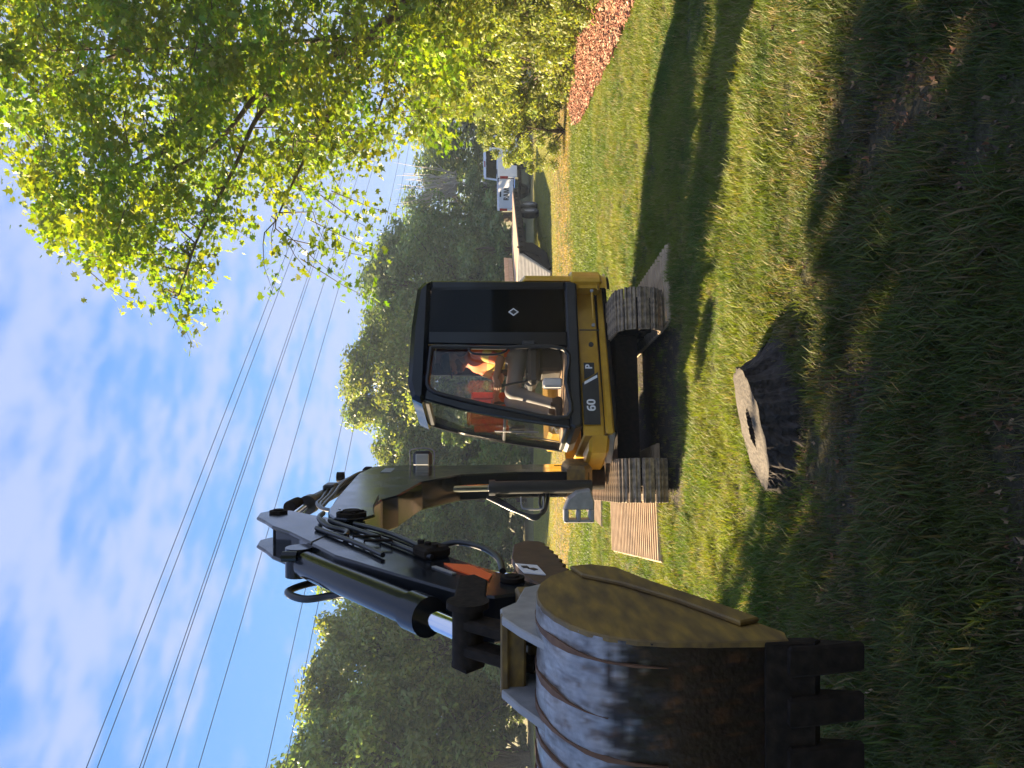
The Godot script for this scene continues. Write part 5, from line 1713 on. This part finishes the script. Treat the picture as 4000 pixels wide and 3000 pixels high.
# a tree ten metres tall: [trunk, crown]
func grow_tree(sd: int, radius: float, low: float, clumps: int, per: int, leaf: float, lean := 0.0) -> Array:
	var r := RandomNumberGenerator.new()
	r.seed = sd
	var H := 10.0
	var tr := MB.new()
	var top := Vector3(lean, H * 0.82, r.randfn(0, 0.3))
	var axis := []
	for k in 6: axis.append(Vector3.ZERO.lerp(top, k / 5.0) + Vector3(r.randfn(0, 0.12), 0, r.randfn(0, 0.12)) * (1.0 if k > 0 else 0.0))
	tr.tube(axis, [0.26, 0.21, 0.17, 0.12, 0.08, 0.03], 8)
	var v := PackedVector3Array()
	var n := PackedVector3Array()
	var c := PackedColorArray()
	var mid := Vector3(lean * 0.6, (low + H) * 0.5, 0)
	var hv := (H - low) * 0.5
	for k in clumps:
		var u := r.randf_range(-1.0, 1.0)
		var a := r.randf() * TAU
		var w := sqrt(maxf(0.0, 1.0 - u * u)) * (1.0 - 0.28 * maxf(0.0, u)) 
		var rr := pow(r.randf(), 0.45)
		var p := mid + Vector3(cos(a) * w * radius * rr, u * (hv - 0.5) * (0.55 + 0.45 * rr), sin(a) * w * radius * rr)
		p += Vector3(r.randfn(0, 0.25), r.randfn(0, 0.25), r.randfn(0, 0.25))
		var cr := r.randf_range(0.5, 1.0) * (1.0 - 0.15 * clampf(u, 0, 1))
		if k % 3 == 0:
			var from: Vector3 = axis[clampi(int((p.y - 1.2) / H * 5.0), 0, 4)]
			tr.tube([from, from.lerp(p, 0.5) + Vector3(0, 0.15, 0), p], [0.07, 0.045, 0.015], 5, false)
		var tone := r.randf_range(0.7, 1.25)
		for q in per:
			var d := Vector3(r.randfn(), r.randfn() * 0.75, r.randfn()).normalized()
			var x := p + d * cr * pow(r.randf(), 0.4) + Vector3(r.randfn(0, 0.06), r.randfn(0, 0.06), r.randfn(0, 0.06))
			var nn := (d * 0.8 + Vector3(r.randfn(0, 0.6), 0.45 + r.randfn(0, 0.6), r.randfn(0, 0.6))).normalized()
			var ax := nn.cross(Vector3(r.randfn(), r.randfn(), r.randfn())).normalized()
			var g := tone * r.randf_range(0.75, 1.25)
			var y := r.randf_range(0.85, 1.2)
			rhomb(v, n, c, x, ax, nn, leaf * r.randf_range(0.8, 1.4), leaf * r.randf_range(0.45, 0.75), Color(0.235 * g * y, 0.285 * g, 0.07 * g))
	return [tr.mesh(), arrays_mesh(v, n, c)]

func plant(parts: Array, called: String, at: Vector3, sc: Vector3, turn: float, lm: Material, label: String, category: String, group: String) -> void:
	var t := base(called, at, label, category, group)
	var b := Basis(Vector3.UP, turn).scaled(sc)
	put(t, "trunk" if category == "tree" else "stem", parts[0], M.limb, Transform3D(b, Vector3.ZERO))
	put(t, "crown", parts[1], lm, Transform3D(b, Vector3.ZERO))

func view(U: float, V: float, D: float) -> Vector3:     # upright picture units of the survey to a point D metres off
	return Vector3((U - 829.5) / 1600.0 * D, 1.75 + (1063.0 - V) / 1600.0 * D, -D)

func background() -> void:
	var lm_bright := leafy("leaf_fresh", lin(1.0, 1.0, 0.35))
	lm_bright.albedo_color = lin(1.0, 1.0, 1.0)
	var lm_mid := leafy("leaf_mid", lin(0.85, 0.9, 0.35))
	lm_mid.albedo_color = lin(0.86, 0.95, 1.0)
	var lm_shade_tint := leafy("leaf_shade_tint", lin(0.7, 0.8, 0.4))  # same leaves tinted darker and bluer to stand in for shade
	lm_shade_tint.albedo_color = lin(0.75, 0.85, 1.0)
	var kinds := [grow_tree(1, 3.3, 0.8, 130, 190, 0.21), grow_tree(2, 2.9, 0.5, 124, 190, 0.21, 0.5), grow_tree(3, 3.6, 1.0, 140, 190, 0.21, -0.4), grow_tree(4, 2.5, 0.6, 112, 190, 0.20)]
	var sparse := grow_tree(5, 3.2, 0.8, 60, 95, 0.22)
	var G := "trees closing the lawn at the back"
	# survey place, top, distance, width, kind, leaf, words
	var row := [
		[20, 585, 34.0, 300, 2, lm_mid, "tallest tree at the picture's bottom-left edge, behind the bucket"],
		[160, 640, 37.0, 270, 0, lm_bright, "fresh green tree behind the bucket coupler, next to the tallest"],
		[290, 668, 35.0, 240, 1, lm_bright, "yellow-green tree behind the bucket ram"],
		[405, 690, 40.0, 230, 3, lm_mid, "slim green tree rising behind the hose loop on the arm"],
		[500, 770, 42.0, 240, 0, lm_mid, "green tree behind the arm, mostly hidden by it"],
		[590, 800, 45.0, 230, 2, lm_bright, "low bright tree seen between the arm and the boom"],
		[690, 795, 43.0, 220, 1, lm_bright, "bright tree between the boom and the cab's windscreen"],
		[770, 745, 42.0, 200, 3, lm_mid, "slim tree just above the cab's front roof edge"],
		[850, 722, 41.0, 220, 0, lm_bright, "highest tree standing behind the middle of the cab roof"],
		[935, 765, 44.0, 200, 1, lm_mid, "mid green tree behind the rear half of the cab roof"],
		[1030, 778, 46.0, 230, 2, lm_shade_tint, "tree with rounded top, leaves tinted darker for shade, behind the cab's rear corner"],
		[1115, 805, 48.0, 210, 3, lm_shade_tint, "slim tree with leaves tinted darker for shade, above the trailer ramp"],
		[1190, 850, 50.0, 220, 0, lm_shade_tint, "tree with leaves tinted darker for shade, above the trailer deck"],
		[1290, 890, 52.0, 240, 2, lm_shade_tint, "tree with leaves tinted darker for shade, behind the cab of the pickup"],
		[1420, 870, 50.0, 260, 1, lm_mid, "green tree glimpsed behind the near maple's lower leaves"],
		[-110, 640, 36.0, 280, 1, lm_mid, "green tree beyond the picture edge behind the bucket"],
	]
	var i := 0
	for a in row:
		var top := view(a[0], a[1], a[2])
		var sy: float = top.y / 10.0
		var sx: float = (a[3] / 1600.0 * a[2]) / 4.9
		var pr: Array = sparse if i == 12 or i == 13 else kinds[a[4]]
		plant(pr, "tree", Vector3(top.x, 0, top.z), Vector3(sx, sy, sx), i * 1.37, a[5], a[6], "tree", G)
		i += 1
	# undergrowth below the trees
	var bush := grow_tree(21, 4.6, -0.6, 60, 130, 0.42)
	var names := ["behind the bucket", "behind the bucket ram", "behind the arm", "between arm and boom", "behind the cab windscreen", "behind the cab door", "behind the cab's rear window", "above the trailer ramp", "above the trailer deck", "behind the pickup"]
	for k in 10:
		var p := view(40.0 + 135.0 * k, 1000, 36.0 + 3.0 * sin(k * 2.2) + (6.0 if k > 6 else 0.0))
		plant(bush, "bush", Vector3(p.x, 0, p.z), Vector3(0.55, 0.36 + 0.05 * sin(k * 1.7), 0.5), k * 0.9, lm_shade_tint if k % 2 == 0 or k > 6 else lm_mid, "dense bush under the far trees, " + names[k], "bush", "bushes under the far trees")
	# bare twigs of a leafless shrub near the pickup
	var m := MB.new()
	var r := RandomNumberGenerator.new()
	r.seed = 12
	for k in 60:
		var b := Vector3(r.randfn(0, 0.5), 4.0, r.randfn(0, 0.5))
		var e := b + Vector3(r.randfn(-0.5, 0.8), r.randf_range(1.5, 4.0), r.randfn(0, 0.8))
		m.tube([b, b.lerp(e, 0.5) + Vector3(r.randfn(0, 0.1), 0, 0), e], [0.035, 0.022, 0.008], 4, false)
	m.tube([Vector3.ZERO, Vector3(0, 2.2, 0), Vector3(0, 4.6, 0)], [0.16, 0.13, 0.08], 7)
	var bt := view(1262, 1100, 47.0)
	var o := put(self, "bare_tree", m, M.pole, Transform3D(Basis(), Vector3(bt.x, 0, bt.z)))
	tag(o, "small leafless tree with pale bare twigs above the pickup", "tree")
	# big tree out of view whose shade lies over the foreground
	var big := grow_tree(31, 3.9, 1.4, 110, 260, 0.24)
	plant(big, "shade_tree", Vector3(-8.85, 0, -5.6), Vector3(0.96, 0.98, 0.96), 0.3, lm_mid, "large leafy tree beside the lawn casting shade over the foreground", "tree", "")
	# trees behind the camera: the cab's side and glass mirror them, not open sky
	var back := [[-6.5, 15.5, 1.3, "green tree behind the photographer, on the bucket's side"], [0.5, 14.0, 1.25, "green tree straight behind the photographer"], [7.0, 15.5, 1.35, "green tree behind the photographer, on the maple's side"]]
	for b in back.size():
		var q: Array = back[b]
		plant(kinds[b % 4], "tree", Vector3(q[0], 0, q[1]), Vector3(1.35, q[2], 1.35), b * 1.9, lm_mid, q[3], "tree", "trees behind the photographer")
	# shrubs over the mulch
	var sh := [grow_tree(41, 5.0, -0.5, 90, 190, 0.26), grow_tree(42, 4.6, -0.5, 90, 190, 0.26)]
	var lm_shrub := leafy("leaf_shrub", lin(1.0, 1.0, 0.3))
	lm_shrub.albedo_color = lin(1.0, 1.0, 0.95)
	var spots := [[6.55, -11.4, 3.0, 1.25, "leafy shrub at the near end of the mulch bed"], [6.75, -13.4, 3.5, 1.35, "leafy shrub over the middle of the mulch bed"], [6.7, -15.6, 3.3, 1.5, "leafy shrub at the far end of the mulch bed, next to the pickup"], [7.9, -17.6, 4.4, 2.0, "taller shrub behind the mulch-bed shrubs"], [8.6, -13.6, 4.6, 2.0, "tall dense shrub rising behind the mulch bed towards the picture's top edge"], [6.1, -17.8, 2.2, 1.1, "low yellow-lit shrub at the edge of the far lawn beside the pickup"]]
	var k := 0
	for s in spots:
		plant(sh[k % 2], "shrub", Vector3(s[0], 0, s[1]), Vector3(s[3] / 5.0, s[2] / 10.0, s[3] / 5.0), k * 1.1, lm_shrub, s[4], "shrub", "shrubs along the mulch bed")
		k += 1

func maple() -> void:
	var r := RandomNumberGenerator.new()
	r.seed = 90
	var t := base("maple_tree", Vector3(6.7, 0, -10.4), "near maple tree whose bright yellow-green branches hang into the picture", "tree")
	var sh := -Vector3(6.7, 0, -10.4)
	var tr := MB.new()
	tr.tube(smooth_path([Vector3(6.7, -0.1, -10.4), Vector3(6.66, 1.2, -10.38), Vector3(6.6, 2.3, -10.4), Vector3(6.8, 4.5, -10.5), Vector3(6.9, 7.5, -10.6)], 4), 0.2, 12)
	put(t, "trunk", tr, M.limb, Transform3D(Basis(), sh))
	var limbs := [
		[[1760, 930, 10.4], [1645, 868, 10.2], [1575, 800, 10.0], [1520, 700, 9.9], [1480, 630, 9.8], [1445, 555, 9.7], [1425, 470, 9.6], [1360, 360, 9.4], [1330, 230, 9.4]],
		[[1575, 800, 10.0], [1560, 600, 10.1], [1548, 420, 10.1], [1543, 250, 10.0], [1538, 120, 10.0]],
		[[1480, 630, 9.8], [1400, 560, 9.6], [1310, 520, 9.4], [1230, 480, 9.2], [1130, 430, 9.0], [1020, 395, 8.9]],
		[[1445, 555, 9.7], [1340, 470, 9.8], [1280, 370, 9.8], [1190, 300, 9.7], [1090, 250, 9.6]],
		[[1575, 800, 10.0], [1450, 745, 9.6], [1360, 690, 9.4], [1270, 640, 9.2], [1180, 600, 9.1]],
		[[1330, 370, 9.5], [1260, 240, 9.6], [1200, 150, 9.7]],
		[[1645, 868, 10.2], [1560, 860, 10.6], [1450, 830, 10.9], [1340, 790, 11.0]],
		[[1545, 300, 10.0], [1480, 150, 10.3], [1400, 20, 10.5]],
	]
	var pts := []
	for l in limbs:
		var p := []
		for q in l: p.append(view(q[0], q[1], q[2]) + sh)
		p = smooth_path(p, 4)
		var rad := []
		var r0 := 0.105 if l == limbs[0] else 0.038
		for i in p.size(): rad.append(lerpf(r0, 0.010, pow(float(i) / (p.size() - 1), 0.7)))
		var m := MB.new()
		m.tube(p, rad, 8)
		put(t, "limb", m, M.limb)
		pts.append_array(p)
	# outline of the crown towards the open sky: survey (V, U)
	var edge := [[-400, 1400], [0, 1320], [50, 1240], [100, 1130], [150, 1095], [200, 1065], [250, 1040], [300, 1050], [350, 990], [400, 965], [430, 1010], [455, 1120], [500, 1125], [550, 1185], [600, 1165], [660, 1200], [700, 1205], [750, 1235], [790, 1290], [830, 1300], [870, 1310], [960, 1330], [1010, 1420]]
	var v := PackedVector3Array()
	var n := PackedVector3Array()
	var c := PackedColorArray()
	var tw := MB.new()
	var cl := FastNoiseLite.new()
	cl.seed = 6; cl.frequency = 0.9
	var made := 0
	var tries := 0
	while made < 960 and tries < 20000:
		tries += 1
		var V := r.randf_range(-330.0, 1000.0)
		var U := r.randf_range(950.0, 1900.0)
		var lim := 2000.0
		for i in edge.size() - 1:
			if V >= edge[i][0] and V < edge[i + 1][0]: lim = lerpf(edge[i][1], edge[i + 1][1], (V - edge[i][0]) / (edge[i + 1][0] - edge[i][0]))
		var inn := U - lim
		if inn < 35.0: continue
		var D := r.randf_range(8.6, 12.2) if U > 1250 else r.randf_range(8.6, 10.2)
		var p := view(U, V, D)
		if cl.get_noise_3dv(p) < -0.22 + 0.10 * r.randf() and inn > 120.0: continue
		if inn < 130.0 and r.randf() < 0.35: continue
		made += 1
		twig(r, v, n, c, tw, p + sh, pts, 76 if inn > 140.0 else 60)
	# loose sprays hanging clear of the crown
	for s in [[1075, 225, 9.2], [1035, 245, 9.2], [985, 375, 8.9], [965, 400, 8.9], [1000, 420, 8.9], [1150, 590, 9.0], [1105, 640, 9.0], [1080, 575, 9.0], [1160, 690, 9.1], [1115, 735, 9.1], [1090, 690, 9.1], [1040, 745, 9.1], [1185, 760, 9.3], [1140, 755, 9.3], [1210, 800, 9.5]]:
		twig(r, v, n, c, tw, view(s[0], s[1], s[2]) + sh, pts, 40)
	put(t, "twigs", tw, M.limb)
	put(t, "crown", arrays_mesh(v, n, c), leafy("maple_leaf", lin(0.95, 1.0, 0.25)))

func twig(r: RandomNumberGenerator, v: PackedVector3Array, n: PackedVector3Array, c: PackedColorArray, tw: MB, p: Vector3, pts: Array, leaves: int) -> void:
	var best := 1e9
	var at: Vector3 = pts[0]
	for q in pts:
		var d: float = p.distance_squared_to(q)
		if d < best: best = d; at = q
	var dir := (p - at).normalized() + Vector3(-0.25, -0.25, 0.0)
	dir = (dir + Vector3(r.randfn(0, 0.45), r.randfn(0, 0.35), r.randfn(0, 0.45))).normalized()
	var ln := r.randf_range(0.45, 0.85)
	var a := p - dir * ln * 0.5
	var b := p + dir * ln * 0.5 + Vector3(0, -0.08, 0)
	if best < 0.5: tw.tube([at, at.lerp(a, 0.5) + Vector3(0, 0.06, 0), a, p, b], [0.010, 0.008, 0.006, 0.004, 0.002], 4, false)
	else: tw.tube([a - dir * 0.25, a, p, b], [0.007, 0.006, 0.004, 0.002], 4, false)
	var tone := r.randf_range(0.75, 1.2)
	var warm := r.randf_range(0.85, 1.25)
	for k in leaves:
		var u := pow(r.randf(), 0.8)
		var x := a.lerp(b, u) + Vector3(r.randfn(0, 0.13), r.randfn(-0.03, 0.12), r.randfn(0, 0.13)) * (1.15 - 0.55 * u)
		var nn := Vector3(r.randfn(0, 0.55), 0.7 + r.randfn(0, 0.45), r.randfn(0, 0.55)).normalized()
		var ax := (dir * 0.4 + Vector3(r.randfn(0, 0.7), -0.5 + r.randfn(0, 0.4), r.randfn(0, 0.7))).normalized()
		ax = (ax - nn * ax.dot(nn)).normalized()
		var g := tone * r.randf_range(0.7, 1.25)
		lobed(v, n, c, x, ax, nn, r.randf_range(0.045, 0.115), Color(0.235 * g * warm * r.randf_range(0.8, 1.2), 0.33 * g, 0.034 * g))

# ------------------------------------------------------------------ wires
func wires() -> void:
	# survey heights at the picture's bottom edge (U = 0) and farther along at U = 1106
	var L := [[195, 620, 10.5, "topmost power line across the sky"], [218, 634, 10.5, "second power line from the top"], [308, 682, 9.5, "upper wire of the close pair of power lines"], [315, 687, 9.5, "lower wire of the close pair of power lines"], [365, 720, 9.0, "power line just below the close pair"], [433, 753, 8.5, "power line passing behind the top of the arm"], [577, 818, 7.0, "second lowest power line, just above the trees"], [618, 838, 6.5, "lowest power line, touching the tree tops"]]
	for q in L:
		var eL: float = (1063.0 - q[0]) / 1600.0
		var eR: float = (1063.0 - q[1]) / 1600.0
		var a := view(0, q[0], q[2] / eL)
		var b := view(1106, q[1], q[2] / eR)
		var d := b - a
		var m := MB.new()
		var pts := []
		for k in 25:
			var u := lerpf(-0.9, 2.2, k / 24.0)
			pts.append(a + d * u + Vector3(0, 0.12 * (pow(u - 0.65, 2.0) - 0.42), 0) * 0.6)
		m.tube(pts, 0.0125, 5, false)
		var o := put(self, "power_line", m, M.wire)
		tag(o, q[3], "wire", "overhead power lines")
	var at := view(1045, 1100, 47.0)
	var t := base("utility_pole", Vector3(at.x, 0, at.z), "pale utility pole with cross arms half hidden among trees tinted darker for shade", "pole")
	var m := MB.new()
	m.tube([Vector3(0, 0, 0), Vector3(0, 8.9, 0)], [0.15, 0.11], 10)
	put(t, "pole", m, M.pole)
	for k in 2:
		m = MB.new()
		m.box(Vector3(0, 8.5 - 0.75 * k, 0.1), Vector3(2.4 - 0.5 * k, 0.12, 0.10), Basis(Vector3.UP, 0.7), 0.01)
		var ca := put(t, "cross_arm", m, M.pole)
		for s in [-1.0, -0.4, 0.4, 1.0]:
			m = MB.new()
			m.lathe([Vector2(0, 0.0), Vector2(0.05, 0.0), Vector2(0.06, 0.07), Vector2(0.04, 0.12), Vector2(0, 0.14)], Transform3D(Basis(), Vector3(0, 8.56 - 0.75 * k, 0.1) + Basis(Vector3.UP, 0.7) * Vector3(s * (1.1 - 0.22 * k), 0, 0)), 8)
			put(ca, "insulator", m, M.label)

func _ready() -> void:
	stage()
	materials()
	mats()
	stump()
	ground()
	background()
	maple()
	excavator()
	operator()
	pickup()
	trailer()
	mulch()
	wires()
	grass()
	sticks()
